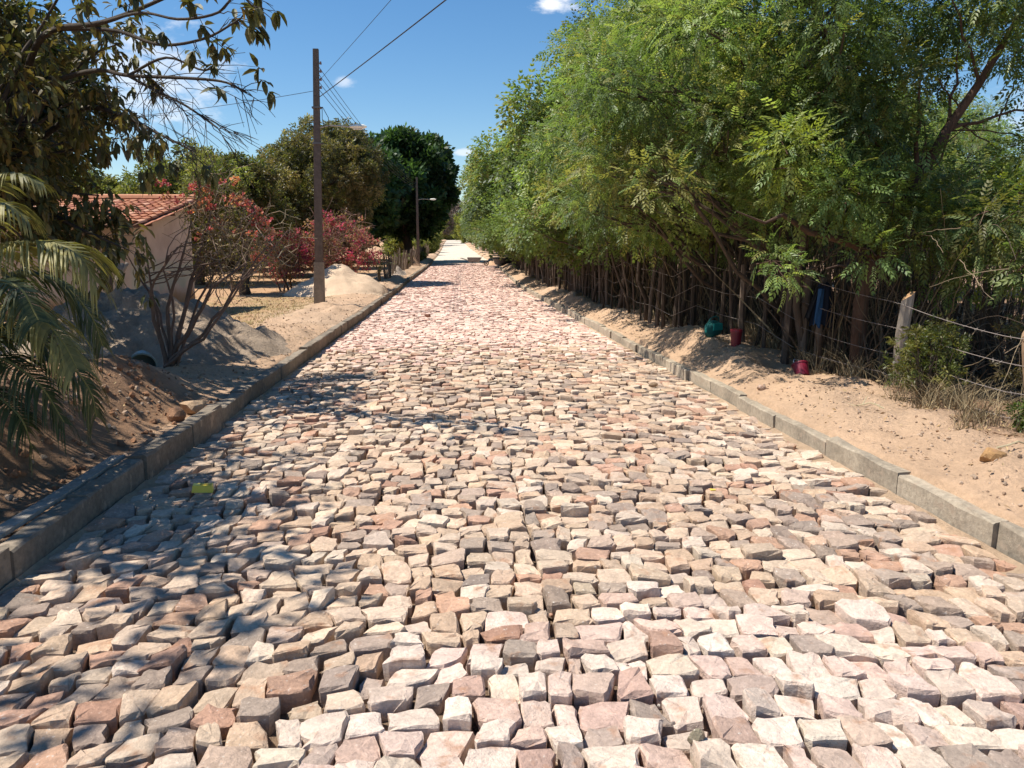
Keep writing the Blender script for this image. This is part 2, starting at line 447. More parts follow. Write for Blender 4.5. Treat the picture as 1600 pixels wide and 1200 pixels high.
def stones():
    rng = np.random.default_rng(11)
    A = []; ROW = []
    pitch = .147
    k = 0; y0 = 1.35
    rows = int((67.5 - y0) / pitch)
    xs_c = .35
    def rb(k, x):   # row boundary
        return y0 + k * pitch - .05 * (x - xs_c) ** 2 + .05 * (vnoise(x * .9 + 3, np.full_like(x, k * .21)) - .5) + .055 * (vnoise(x * 3.3 + k * 1.7, np.full_like(x, k * 1.0)) - .5)
    for k in range(rows):
        wds = rng.choice([.10, .118, .132, .146, .168, .19], 60, p=[.12, .22, .26, .2, .14, .06]) * rng.uniform(.92, 1.08, 60)
        e = XL + .01 + rng.uniform(0, .08) + np.concatenate([[0], np.cumsum(wds)])
        e = e[e < XR - .0]
        e[0] = XL + .012
        if XR - e[-1] < .07: e = e[:-1]
        e = np.append(e, XR - .012)
        # the string course down the middle keeps its line
        m_ = np.argmin(np.abs(e - .42)); e[m_] = .42 + rng.normal() * .006
        x0, x1 = e[:-1], e[1:]
        j = rng.normal(size=len(e)) * .013; j[m_] *= .2; j[0] = 0; j[-1] = 0
        a0, a1 = j[:-1], j[1:]
        c = np.stack([np.stack([x0 - a0, rb(k, x0)], -1), np.stack([x1 - a1, rb(k, x1)], -1), np.stack([x1 + a1, rb(k + 1, x1)], -1), np.stack([x0 + a0, rb(k + 1, x0)], -1)], 1)
        A.append(c)
    Q = np.concatenate(A)                      # S,4,2
    S = len(Q)
    Q += rng.normal(size=Q.shape) * .009
    ctr = Q.mean(1)
    gap = rng.uniform(.005, .021, S)
    ext = np.abs(Q - ctr[:, None]).mean(1).mean(1)
    Q = ctr[:, None] + (Q - ctr[:, None]) * (1 - gap / ext / 2)[:, None, None]
    # random small rotations
    th = rng.normal(size=S) * .06; c_, s_ = np.cos(th), np.sin(th)
    Rm = np.stack([np.stack([c_, -s_], -1), np.stack([s_, c_], -1)], -2)
    Q = ctr[:, None] + np.einsum('sij,skj->ski', Rm, Q - ctr[:, None])
    # colours by laying batch
    yy = ctr[:, 1] + .05 * (ctr[:, 0] - .35) ** 2 * 1.0
    n = fbm(ctr[:, 0] * .8, ctr[:, 1] * .5, 3, 40)
    b1 = 3.05 + .3 * n + .3 * sstep(-.2, .5, ctr[:, 0]) - 1.6 * sstep(-.35, -1.1, ctr[:, 0]) - .25 * sstep(1.6, 2.4, ctr[:, 0]) + rng.normal(size=S) * .16; b2 = 12.5 + 2.5 * n
    col = np.zeros((S, 3))
    pk, mx, fp = np.array(PINK), np.array(MIXD), np.array(FARP)
    cp = pk[rng.choice(len(pk), S, p=np.array(PW) / sum(PW))]; cm = mx[rng.choice(len(mx), S, p=np.array(MW) / sum(MW))]; cf = fp[rng.choice(len(fp), S, p=np.array(FW) / sum(FW))]
    tf = rng.random(S) < sstep(-2.2, 2.2, (ctr[:, 1] - b2))
    col = np.where((yy < b1)[:, None], cp, np.where(tf[:, None], cf, cm))
    col = col * rng.uniform(.80, 1.12, S)[:, None] * np.where(yy < b1, .97, np.where(tf, 1.04, .93))[:, None] * (1 + .10 * fbm(ctr[:, 0] * .5 + 9, ctr[:, 1] * .25, 3, 77))[:, None]
    grey_ = col.mean(1, keepdims=True); col = grey_ * np.array([1.19, .98, .83]) * .14 + np.array([.55, .43, .36]) * .18 + col * .70
    col = col * (1 + rng.normal(size=(S, 3)) * .008) * np.array([1.04, .97, .89])
    far_y = ctr[:, 1]
    z0 = roadz(far_y) + crown(ctr[:, 0], far_y) + rng.normal(size=S) * .0115 * (1 - .4 * sstep(10, 18, far_y))
    tx, ty = rng.normal(size=S) * .085, rng.normal(size=S) * .085
    xo = xoff(far_y)
    def geom(idx, lod):
        q = Q[idx]; s = len(idx); ce = ctr[idx]
        if lod == 0: ts = [.10, .5, .90]
        elif lod == 1: ts = [.13, .87]
        else: ts = [0.0]
        pts = []
        for e in range(4):
            p, p2 = q[:, e], q[:, (e + 1) % 4]
            for t in ts: pts.append(p + (p2 - p) * t)
        O = np.stack(pts, 1); N = O.shape[1]
        if lod < 2: O = O + rng.normal(size=O.shape) * (.0055 if lod == 0 else .004)
        rel = O - ce[:, None]
        tilt = tx[idx][:, None] * rel[..., 0] + ty[idx][:, None] * rel[..., 1]
        zt = z0[idx][:, None] + tilt
        rings = []
        bot = np.concatenate([ce[:, None] + rel * .93, (z0[idx][:, None] - .085 + 0 * tilt)[..., None]], -1); rings.append(bot)
        if lod < 2:
            dr = np.abs(rng.normal(size=zt.shape)) ** 1.5 * .009 + .003
            rings.append(np.concatenate([O, (zt - dr)[..., None]], -1))
            ins = .955 - np.abs(rng.normal(size=zt.shape)) ** 1.5 * (.07 if lod == 0 else .03)
            zi = zt + rng.normal(size=zt.shape) * .0032 + .001
            rings.append(np.concatenate([ce[:, None] + rel * ins[..., None], zi[..., None]], -1))
        else:
            rings.append(np.concatenate([O, zt[..., None]], -1))
        cen = np.concatenate([ce + rng.normal(size=ce.shape) * .012, (z0[idx] + np.abs(rng.normal(size=s)) * .0035 + .001)[:, None]], -1)[:, None]
        V = np.concatenate(rings + [cen], 1)
        V[..., 0] += xo[idx][:, None]
        nr = len(rings)
        a = np.arange(N); b = (a + 1) % N
        quads = np.concatenate([np.stack([r * N + a, r * N + b, (r + 1) * N + b, (r + 1) * N + a], -1) for r in range(nr - 1)])
        tris = np.stack([(nr - 1) * N + a, (nr - 1) * N + b, np.full(N, nr * N)], -1)
        return V, quads, tris
    # which stand in the frame: the nearest 300 become single stones
    d = ctr[:, 1]
    inframe = np.abs((ctr[:, 0] - math.tan(YAW) * d)) < .66 * (d * .985 + .27)
    cand = np.where((d > 2.12) & inframe)[0]
    cand = cand[np.argsort(np.hypot(ctr[cand, 0], ctr[cand, 1]))][:300]
    single = np.zeros(S, bool); single[cand] = True
    V, qf, tfc = geom(cand, 0)
    for k, i in enumerate(cand):
        mb = MB(); v = V[k]; c0 = v.mean(0)
        cc = col[i]
        mb.add(v - c0, qf, cc); mb.f.append(tfc); mb.c.append(np.tile(cc, (len(tfc), 1)))
        mb.build('stone', M['stone'], ROAD, loc=tuple(c0))
    mb = MB()
    for lod, cond in ((0, d < 7.5), (1, (d >= 7.5) & (d < 19)), (2, d >= 19)):
        idx = np.where(cond & ~single)[0]
        V, qf, tfc = geom(idx, lod)
        n0 = mb.n; nv = V.shape[1]; s = len(idx); off = np.arange(s)[:, None, None] * nv
        mb.add(V.reshape(-1, 3), (qf[None] + off).reshape(-1, 4), np.repeat(col[idx], len(qf), 0))
        mb.f.append((tfc[None] + off + n0).reshape(-1, 3)); mb.c.append(np.repeat(col[idx], len(tfc), 0))
    mb.build('paving_stones', M['stone'], ROAD, kind='stuff')


stones()


# ------------------------------------------------------------------ kerbs
def kerb(name, side, y1, label):
    root = bpy.data.objects.new(name, None); COL.objects.link(root); root['kind'] = 'structure'
    rng = np.random.default_rng(5 + side)
    y = -1.0; w = .10 if side > 0 else .13
    top = .13 if side > 0 else .14
    while y < y1:
        L = rng.uniform(.86, 1.08) * (1 if y < 30 else 1.6)
        ym = y + L / 2
        x = (XR + w / 2 if side > 0 else XL - w / 2) + float(xoff(ym)) + rng.normal() * .011
        x2 = float(xoff(y + L) - xoff(y)); rz = -math.atan2(x2, L) + rng.normal() * .006
        g = .004
        hx, hy = w / 2, L / 2 - g
        zt = float(roadz(ym)) + top + rng.normal() * .009; zb = float(roadz(ym)) - .16
        sl = float(roadz(y + L) - roadz(y)) / L
        b = .012
        prof = [(-hx, zb), (-hx, zt - b), (-hx + b, zt), (hx - b, zt), (hx, zt - b), (hx, zb)]
        ny = 7
        V = []
        for q in range(ny):
            t = -hy + 2 * hy * q / (ny - 1)
            for (px_, pz) in prof:
                jx = rng.normal() * .004; jz = rng.normal() * .0045 if pz > zb else 0
                V.append((px_ + jx, t, pz + sl * t + jz))
        F = []
        for q in range(ny - 1):
            for a in range(5): F.append([q * 6 + a, (q + 1) * 6 + a, (q + 1) * 6 + a + 1, q * 6 + a + 1])
        V = np.array(V); zc = float(roadz(ym)); V[:, 2] -= zc
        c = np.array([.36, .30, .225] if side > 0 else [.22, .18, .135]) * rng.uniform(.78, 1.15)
        mb = MB(); mb.add(V, F, c)
        mb.f.append(np.array([[0, 1, 2, 3, 4, 5]])); mb.c.append(c[None])
        mb.f.append(np.array([[(ny - 1) * 6 + a for a in range(5, -1, -1)]])); mb.c.append(c[None])
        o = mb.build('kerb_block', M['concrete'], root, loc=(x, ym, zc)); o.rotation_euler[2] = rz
        y += L
    return root


kerb('left_kerb', -1, 74, '')
kerb('right_kerb', 1, 66, '')


# ------------------------------------------------------------------ sand piles and loose soil
def pile(name, cx, cy, rx, ry, h, col, label, cat, material='sand', power=1.0, n=46, lump=.05, rz=0, seed=0, cone=False):
    r = np.linspace(0, 1.12, n // 2 + 1)[1:]; a = np.arange(n * 2) / (n * 2) * 2 * math.pi
    Rr, Aa = np.meshgrid(r, a, indexing='ij')
    lx, ly = Rr * np.cos(Aa) * rx, Rr * np.sin(Aa) * ry
    wob = 1 + .12 * fbm(np.cos(Aa) * 1.5 + seed, np.sin(Aa) * 1.5, 3, 50)
    lx, ly = lx * wob, ly * wob
    X = cx + lx * math.cos(rz) - ly * math.sin(rz); Y = cy + lx * math.sin(rz) + ly * math.cos(rz)
    prof = (np.clip(1 - Rr, -.2, 1) ** power if cone else np.cos(np.clip(Rr, 0, 1) * math.pi / 2) ** (2 * power)) - .1 * sstep(.9, 1.1, Rr)
    Z = H(X, Y) * 1.0 + prof * h * (1 + .25 * fbm(X * 1.2 + seed, Y * 1.2, 3, 51)) + lump * fbm(X * 4, Y * 4, 3, 52) * np.clip(1 - Rr, 0, 1) ** .5 - .03 * sstep(.85, 1.12, Rr)
    v = np.concatenate([[[cx, cy, float(H(cx, cy)) + h]], np.stack([X, Y, Z], -1).reshape(-1, 3)])
    m = len(a); k = len(r)
    i = np.arange(k - 1)[:, None] * m + 1; j = np.arange(m)[None]; j2 = (j + 1) % m
    f = np.stack([i + j, i + m + j, i + m + j2, i + j2], -1).reshape(-1, 4)
    z = float(H(cx, cy)); v = v - np.array([cx, cy, z])
    mb = MB(); mb.add(v, f, col)
    mb.f.append(np.stack([np.zeros(m, int), 1 + np.arange(m), 1 + (np.arange(m) + 1) % m], -1)); mb.c.append(np.tile(col, (m, 1)))
    o = mb.build(name, M[material], smooth=True, loc=(cx, cy, z))
    return tag(o, label, cat)


pile('sand_pile', -3.95, 28.6, 2.0, 1.9, 1.0, (.60, .44, .30), 'pale cream cone of clean sand behind the concrete pole', 'sand pile', cone=True, power=.9, lump=.04, seed=1)
pile('sand_mound', -4.75, 12.2, 2.35, 2.5, .86, (.36, .275, .20), 'greyish sand mound behind the bare-stemmed shrub, in front of the house', 'sand pile', power=.8, lump=.3, seed=2, material='soil', n=72)
pile('sand_heap', 3.0, 63.5, .8, .9, .52, (.54, .35, .23), 'small orange sand heap beside the black mixing tub at the end of the paving', 'sand pile', cone=True, power=.8, seed=3)
pile('soil_pile', -3.05, 44.0, .55, 2.6, .34, (.42, .34, .27), 'long low heap of grey soil between the left kerb and the stake fence', 'soil pile', 'soil', seed=4)
pile('soil_mound', -2.75, 58.0, .55, 2.2, .5, (.34, .2, .12), 'dark brown soil heap at the foot of the second utility pole', 'soil pile', 'soil', seed=5)


def rock_template(seed, sub=2):
    import bmesh
    bm = bmesh.new(); bmesh.ops.create_icosphere(bm, subdivisions=sub, radius=1)
    rg = np.random.default_rng(seed)
    v = np.array([q.co[:] for q in bm.verts])
    pl = rdir(9, rg)
    for p in pl:
        d = v @ p; lim = rg.uniform(.5, .85); v = v - np.clip(d - lim, 0, 9)[:, None] * p
    v += rg.normal(size=v.shape) * .02
    f = np.array([[q.index for q in fc.verts] for fc in bm.faces]); bm.free()
    return v, f


ROCKS = [rock_template(s) for s in (1, 2, 3)]
PEB = [rock_template(s, 1) for s in (4, 5, 6)]


def rock(name, x, y, size, col, label, group=None, k=0, dz=0.0, rz=0, z=None):
    v, f = ROCKS[k % 3]
    mb = MB(); mb.add(v * np.array(size), f, col)
    zz = (float(H(x, y)) if z is None else z) + size[2] * .55 + dz
    o = mb.build(name, M['stone'], loc=(x, y, zz)); o.rotation_euler = (0, 0, rz)
    return tag(o, label, 'rock', group)


rock('boulder', 3.42, 4.72, (.105, .08, .075), (.40, .23, .10), 'tan rock half sunk in the sand near the right edge of the photo', k=0, dz=-.02)
rock('boulder', -2.52, 7.3, (.085, .08, .09), (.34, .19, .11), 'brown rock behind the left kerb, taller and redder than the rock beside it', k=1)
rock('boulder', -2.46, 7.62, (.16, .12, .10), (.43, .30, .19), 'large rounded tan rock behind the left kerb at the end of the orange bank', k=2)
rock('small_rock', 3.18, 3.98, (.032, .025, .022), (.36, .22, .15), 'small reddish stone on the sand just behind the right kerb, lowest on the verge', k=1)
rock('small_rock', 3.36, 4.12, (.03, .022, .018), (.18, .13, .10), 'small dark brown stone on the sand, right of the reddish one', k=2)
rock('small_rock', 3.15, 7.9, (.06, .05, .04), (.46, .33, .25), 'pale clod standing on the sand where the right kerb leaves the shade', k=0)
rock('loose_stone', .78, 2.35, (.032, .027, .035), (.26, .22, .15), 'small rounded brown pebble lying on top of the pink stones near the camera', k=1, z=-.022)
rock('loose_stone', -.62, 19.6, (.10, .08, .06), (.28, .15, .11), 'dark red stone lying alone on the far paving, nearly level with the concrete pole', k=2, z=-.17)
rock('loose_stone', .15, 9.0, (.05, .045, .035), (.23, .19, .15), 'loose brown stone on the paving beside the centre line', k=0, z=-.07)
rock('loose_stone', 2.35, 9.2, (.06, .045, .035), (.28, .19, .12), 'loose brown stone on the paving close to the shaded right kerb', k=1, z=-.07)

# scattered clods and gravel on the verges
def clods():
    rng = np.random.default_rng(21); mb = MB()
    def scatter(n, fx, fy, s0, s1, cols):
        y = fy(n); x = fx(n, y)
        z = H(x, y); s = rng.uniform(s0, s1, n) * rng.uniform(.5, 1.3, n)
        cols = np.array(cols)[rng.integers(0, len(cols), n)] * rng.uniform(.8, 1.15, n)[:, None]
        for k in range(3):
            m = np.arange(n) % 3 == k
            rot = frames(rdir(m.sum(), rng), rng.uniform(0, 6, m.sum()))
            mb.inst(PEB[k][0], PEB[k][1], np.stack([x[m], y[m], z[m] + s[m] * .2], -1), rot, s[m], cols[m])
    sand = [(.56, .42, .31), (.52, .38, .27), (.50, .36, .25), (.36, .24, .16)]
    scatter(2200, lambda n, y: 3.07 + np.abs(rng.normal(size=n)) * .55 + xoff(y), lambda n: 3 + rng.random(n) ** 1.6 * 30, .005, .016, sand)
    scatter(1100, lambda n, y: -2.4 - rng.random(n) ** 1.3 * 1.6 + xoff(y), lambda n: 9 + rng.random(n) ** 1.3 * 35, .006, .028, sand)
    scatter(700, lambda n, y: -2.4 - rng.random(n) * 1.5, lambda n: 2.5 + rng.random(n) * 6, .01, .04, [(.38, .2, .11), (.3, .16, .09), (.45, .33, .24)])
    scatter(500, lambda n, y: -4 - rng.random(n) * 5, lambda n: 14 + rng.random(n) * 16, .01, .04, [(.3, .17, .09), (.22, .12, .07), (.5, .36, .24)])
    mb.build('soil_clods', M['soil'], kind='stuff')


clods()

# chips of stone and leaves lying in the joints of the paving
def chips():
    rng = np.random.default_rng(22); mb = MB()
    n = 900
    y = 2 + rng.random(n) ** 1.5 * 20; x = rng.uniform(XL + .05, XR - .05, n)
    s = rng.uniform(.006, .02, n)
    z = roadz(y) + crown(x, y) - .03
    cols = np.array(MIXD)[rng.integers(0, len(MIXD), n)]
    mb.inst(PEB[0][0], PEB[0][1], np.stack([x, y, z], -1), frames(rdir(n, rng), rng.uniform(0, 6, n)), s, cols)
    mb.build('stone_chips', M['stone'], kind='stuff')


chips()

def drift():
    ys = np.arange(2, 66, .12); out = MB()
    for side in (-1, 1):
        xs = np.linspace(0, .34, 8)
        Y, U = np.meshgrid(ys, xs, indexing='ij')
        X = (XR - .004 - U if side > 0 else XL + .004 + U) + xoff(Y)
        w = .03 + (.20 if side > 0 else .11) * np.clip(fbm(Y * .7 + side * 30, U * 0, 3, 81) + .25, 0, 1)
        t = np.clip(1 - U / w, 0, 1)
        Z = roadz(Y) + crown(X, Y) - .03 + .045 * t ** 1.2 + .012 * fbm(X * 8, Y * 8, 2, 82)
        Z = np.where(t <= 0, roadz(Y) + crown(X, Y) - .065, Z)
        nx, ny = len(xs), len(ys); i = (np.arange(ny - 1)[:, None] * nx + np.arange(nx - 1)[None]).ravel()
        out.add(np.stack([X, Y, Z], -1).reshape(-1, 3), np.stack([i, i + 1, i + nx + 1, i + nx], -1), (.42, .30, .20))
    out.build('drifted_sand', M['soil'], kind='stuff', smooth=True)


drift()

# ------------------------------------------------------------------ leaf templates
def frond_t(pairs, wid=.05, ll=.27, droop=.35):
    """a feathery compound leaf of unit length along +X"""
    V = []; F = []
    for i in range(pairs):
        t = .16 + .8 * i / max(1, pairs - 1) if pairs > 1 else .5
        for sd in (-1, 1):
            b = np.array([t, 0, -droop * t * t])
            L = ll * (1 - .35 * abs(t - .5) * 2)
            a = R(58 - 28 * t)
            d = np.array([math.cos(a), sd * math.sin(a), -.30]); d /= np.linalg.norm(d)
            side = np.array([-d[1], d[0], 0.0]); side /= np.linalg.norm(side)
            m = b + d * L * .45
            tip = b + d * L + np.array([.05, 0, -.05]) * L * 2
            k = len(V); V += [b, m + side * wid, tip, m - side * wid]; F.append([k, k + 1, k + 2, k + 3])
    b = np.array([.96, 0, -droop * .93]); k = len(V)
    V += [b, b + np.array([.1, wid, -.06]), b + np.array([.24, 0, -.2]), b + np.array([.1, -wid, -.06])]; F.append([k, k + 1, k + 2, k + 3])
    return np.array(V), np.array(F)


def sprig_t(n, ln=.55, wd=.2, seed=1):
    rg = np.random.default_rng(seed); V = []; F = []
    for i in range(n):
        t = i / max(1, n - 1)
        b = np.array([t * .6, 0, 0]); an = i * 2.4
        d = np.array([.55 + .3 * t, math.cos(an) * .7, math.sin(an) * .6 - .15]); d /= np.linalg.norm(d)
        s = np.cross(d, rdir(1, rg)[0]); s /= np.linalg.norm(s)
        k = len(V); V += [b, b + d * ln * .5 + s * wd * .5, b + d * ln, b + d * ln * .5 - s * wd * .5]; F.append([k, k + 1, k + 2, k + 3])
    return np.array(V), np.array(F)


F15, F9, F5 = frond_t(5, .055, .33, .22), frond_t(4, .07, .36, .22), frond_t(3, .10, .42, .15)
SPR, SPR3 = sprig_t(6), sprig_t(4, .8, .42, 2)


def cloud(mb, clumps, per, tpl, size, cols, rng, up=.15, droop=.05, shell=.5, wts=None, keep=None):
    """leaf pieces spread through clump spheres. clumps: (N,4) x y z r ; cols: list of base colours"""
    clumps = np.asarray(clumps, float); N = len(clumps)
    idx = np.repeat(np.arange(N), np.maximum(1, (per * (clumps[:, 3] / clumps[:, 3].mean()) ** 2).astype(int)))
    n = len(idx)
    d = rdir(n, rng); d[:, 2] += up; d /= np.linalg.norm(d, axis=1)[:, None]
    r = clumps[idx, 3] * (shell + (1 - shell) * rng.random(n) ** .6) * rng.uniform(.8, 1.12, n)
    pos = clumps[idx, :3] + d * r[:, None] * np.array([1, 1, .85])
    o = d + rng.normal(size=(n, 3)) * .75; o[:, 2] -= droop
    if keep is not None:
        m = keep(pos); pos, o, idx = pos[m], o[m], idx[m]; n = len(idx)
    cc = np.array(cols); cl = rng.integers(0, len(cc), N)
    pick = np.where(rng.random(n) < .6, cl[idx], rng.integers(0, len(cc), n))
    c = cc[pick] * rng.uniform(.75, 1.25, n)[:, None] * (1 + .25 * rng.normal(size=N))[idx][:, None].clip(.6, 1.5)
    mb.inst(tpl[0], tpl[1], pos, frames(o, rng.normal(size=n) * .5, rng), rng.uniform(.75, 1.25, n) * size, c)
    return pos


def ell_clumps(rng, n, c, rad, r0, r1, inner=.45, zmin=None):
    d = rdir(n, rng); t = inner + (1 - inner) * rng.random(n) ** .7
    p = np.array(c) + d * np.array(rad) * t[:, None]
    r = rng.uniform(r0, r1, n)
    if zmin is not None: p[:, 2] = np.maximum(p[:, 2], zmin + rng.random(n) * .4)
    return np.concatenate([p, r[:, None]], 1)


def limbs(mb, rng, clumps, trunk_pts, trunk_r, col, n_lat=None, sides=5, tw=3):
    """branches running from the trunk line to each clump, with twigs inside"""
    tp = np.asarray(trunk_pts, float)
    cl = np.asarray(clumps)
    sel = range(len(cl)) if n_lat is None else rng.choice(len(cl), min(n_lat, len(cl)), replace=False)
    for i in sel:
        c = cl[i]
        dist = np.linalg.norm(tp[:, :2] - c[:2], axis=1)
        want = c[2] - .55 * np.linalg.norm(tp[-1, :2] - c[:2])
        j = int(np.argmin(np.abs(tp[:, 2] - want))); j = max(1, min(j, len(tp) - 1))
        p = bez(tp[j], c[:3], .06, 6, .03, rng)
        L = np.linalg.norm(p[-1] - p[0])
        mb.tube(p, np.linspace(min(.016 + .008 * L, .6 * trunk_r[j]), .008, 6), sides, col, cap=False)
        for _ in range(tw):
            e = c[:3] + rdir(1, rng)[0] * c[3] * .95
            mb.tube(bez(p[rng.integers(3, 5)], e, .05, 4, .04, rng), [.008, .006, .004, .003], 3, col, cap=False)


NEEM = [(.16, .235, .075), (.195, .265, .085), (.125, .185, .065), (.235, .285, .105), (.105, .155, .065), (.26, .26, .09)]
BARK = (.095, .07, .052)


def neem_proto(name, seed, n_cl, per, tpl, size, rad, zc, zr, height, label, group, loc, extra=None, tw=3, r1=.62):
    rng = np.random.default_rng(seed)
    cl = ell_clumps(rng, n_cl, (0, 0, zc), (rad, rad, zr), .40, r1, .5, zmin=zc - zr * .95)
    if extra is not None: cl = np.concatenate([cl, np.array(extra)])
    root = thing(name, loc, label, 'tree', group)
    tm = MB()
    tp = bez((0, 0, -.1), (rng.normal() * .3, rng.normal() * .3, height * .72), 0, 8, .02, rng)
    tr = np.linspace(.085, .03, 8)
    tm.tube(tp, tr, 8, BARK)
    k = rng.integers(1, 3)
    for q in range(k):    # second stems
        b = np.array([rng.normal() * .12, rng.normal() * .12, -.1]); e = (rng.normal() * 1.0, rng.normal() * 1.0, height * .6)
        tm.tube(bez(b, e, -.05, 7, .02, rng), np.linspace(.06, .02, 7), 7, BARK)
    limbs(tm, rng, cl, tp, tr, BARK, None, 5, tw)
    tm.build('trunk', M['bark'], root, smooth=True)
    cm = MB(); kr = np.random.default_rng(seed + 5)
    cloud(cm, cl, per, tpl, size, NEEM, rng, keep=lambda p: (p[:, 0] < .5) | (kr.random(len(p)) < .3))
    cm.build('crown', M['leaf'], root, kind=None)
    return root


# ------------------------------------------------------------------ the hedge of trees on the right
GR = 'feathery leaved trees in a row behind the right fence'
_r = np.random.default_rng(99)
OV = lambda: [[-_r.uniform(1.9, 2.7), _r.uniform(-1.4, 1.2), _r.uniform(1.9, 3.6), _r.uniform(.3, .5)] for _k in range(13)]
near = [neem_proto('neem_tree', 101, 78, 145, F15, .19, 2.1, 3.65, 2.35, 6.0, 'dense green tree hanging over the blue jacket, nearest of the right-hand row', GR, (4.35, 9.9, 0), tw=4, extra=OV()),
        neem_proto('neem_tree', 102, 78, 145, F15, .195, 2.35, 3.7, 2.4, 6.1, 'leafy green tree right behind the teal bag in the right-hand row', GR, (4.45, 12.2, 0), tw=3, extra=OV()),
        neem_proto('neem_tree', 103, 72, 145, F9, .22, 2.5, 3.8, 2.5, 6.4, 'leafy green tree just beyond the one behind the teal bag', GR, (4.5, 14.7, 0), tw=2)]
mid = [neem_proto('neem_tree', 111, 68, 150, F9, .235, 2.7, 3.9, 2.7, 6.6, 'tree of the right-hand row where the fence stakes begin to crowd together', GR, (4.5, 17.2, 0), tw=1),
       neem_proto('neem_tree', 112, 68, 140, F5, .27, 2.75, 3.9, 2.7, 6.8, 'tree with upright tip shoots in the middle of the right-hand row', GR, (4.5, 19.8, 0), tw=1, extra=OV())]
farp = [neem_proto('neem_tree', 121, 66, 120, F5, .34, 3.1, 4.1, 3.1, 7.2, 'mid-distance tree of the right-hand row, first one smaller than the middle ones', GR, (4.6, 22.5, 0), tw=0, r1=.8, extra=OV())]
gidx = 0
for o in near + mid + farp:
    o.location.z = float(H(o.location.x, o.location.y))
rr = random.Random(5)
place = [(25.5, 0), (28.8, 1), (32.2, 0), (36, 2), (40, 1), (44.5, 2), (49, 2), (54, 2), (59, 2), (65, 2), (71, 2), (78, 2), (86, 2), (95, 2), (106, 2), (118, 2), (131, 2), (146, 2), (162, 2), (180, 2)]
for k, (y, w) in enumerate(place):
    src = {0: mid[1], 1: mid[0], 2: farp[0]}[w]
    s = 1.0 + .16 * min(1, (y - 20) / 30) + .14 * min(1, max(0, y - 50) / 60)
    x = 4.7 + (.9 if y > 60 else 0) + rr.uniform(-.25, .25) + float(xoff(y)) * .6 + (s - 1) * 1.2
    lab = ['tree in the right-hand row level with the concrete pole', 'tree in the right-hand row just past the concrete pole', 'tree in the right-hand row level with the cream sand pile', 'tree in the right-hand row level with the start of the left stake fence', 'tree in the right-hand row level with the long grey soil heap'][k] if k < 5 else 'distant tree in the long right-hand row, merging with its neighbours'
    copy_tree(src, (x, y, float(roadz(y))), rr.uniform(-.4, .4), (s * 1.04, s * 1.04, s), lab, GR if k < 5 else 'far trees of the right-hand row')
# second row behind
GB = 'trees hidden behind the right-hand row'
for k, (x, y, s, w) in enumerate([(8.0, 13.4, .58, 1), (8.8, 16.4, .74, 0), (8.6, 19.5, .95, 2), (9.2, 23, 1, 1), (8.8, 27, 1, 2), (9, 32, 1.05, 2), (9.2, 38, 1.1, 2), (9, 45, 1.1, 2), (9.5, 53, 1.15, 2), (9.4, 62, 1.2, 2), (9.5, 74, 1.2, 2),
                                  (12.8, 15, .5, 1), (13, 20, .85, 0), (13, 26, 1.0, 2), (12, 35, 1.05, 2), (17, 14, .6, 2), (18, 21, .8, 2), (12, 11.2, .5, 1), (22, 17, .9, 2), (17, 28, 1, 2)]):
    src = [near[1], near[2], mid[1]][w]
    copy_tree(src, (x, y, float(H(x, y))), rr.uniform(0, 6.28), (s, s, s), 'green tree filling in behind the trees of the right-hand row', GB)


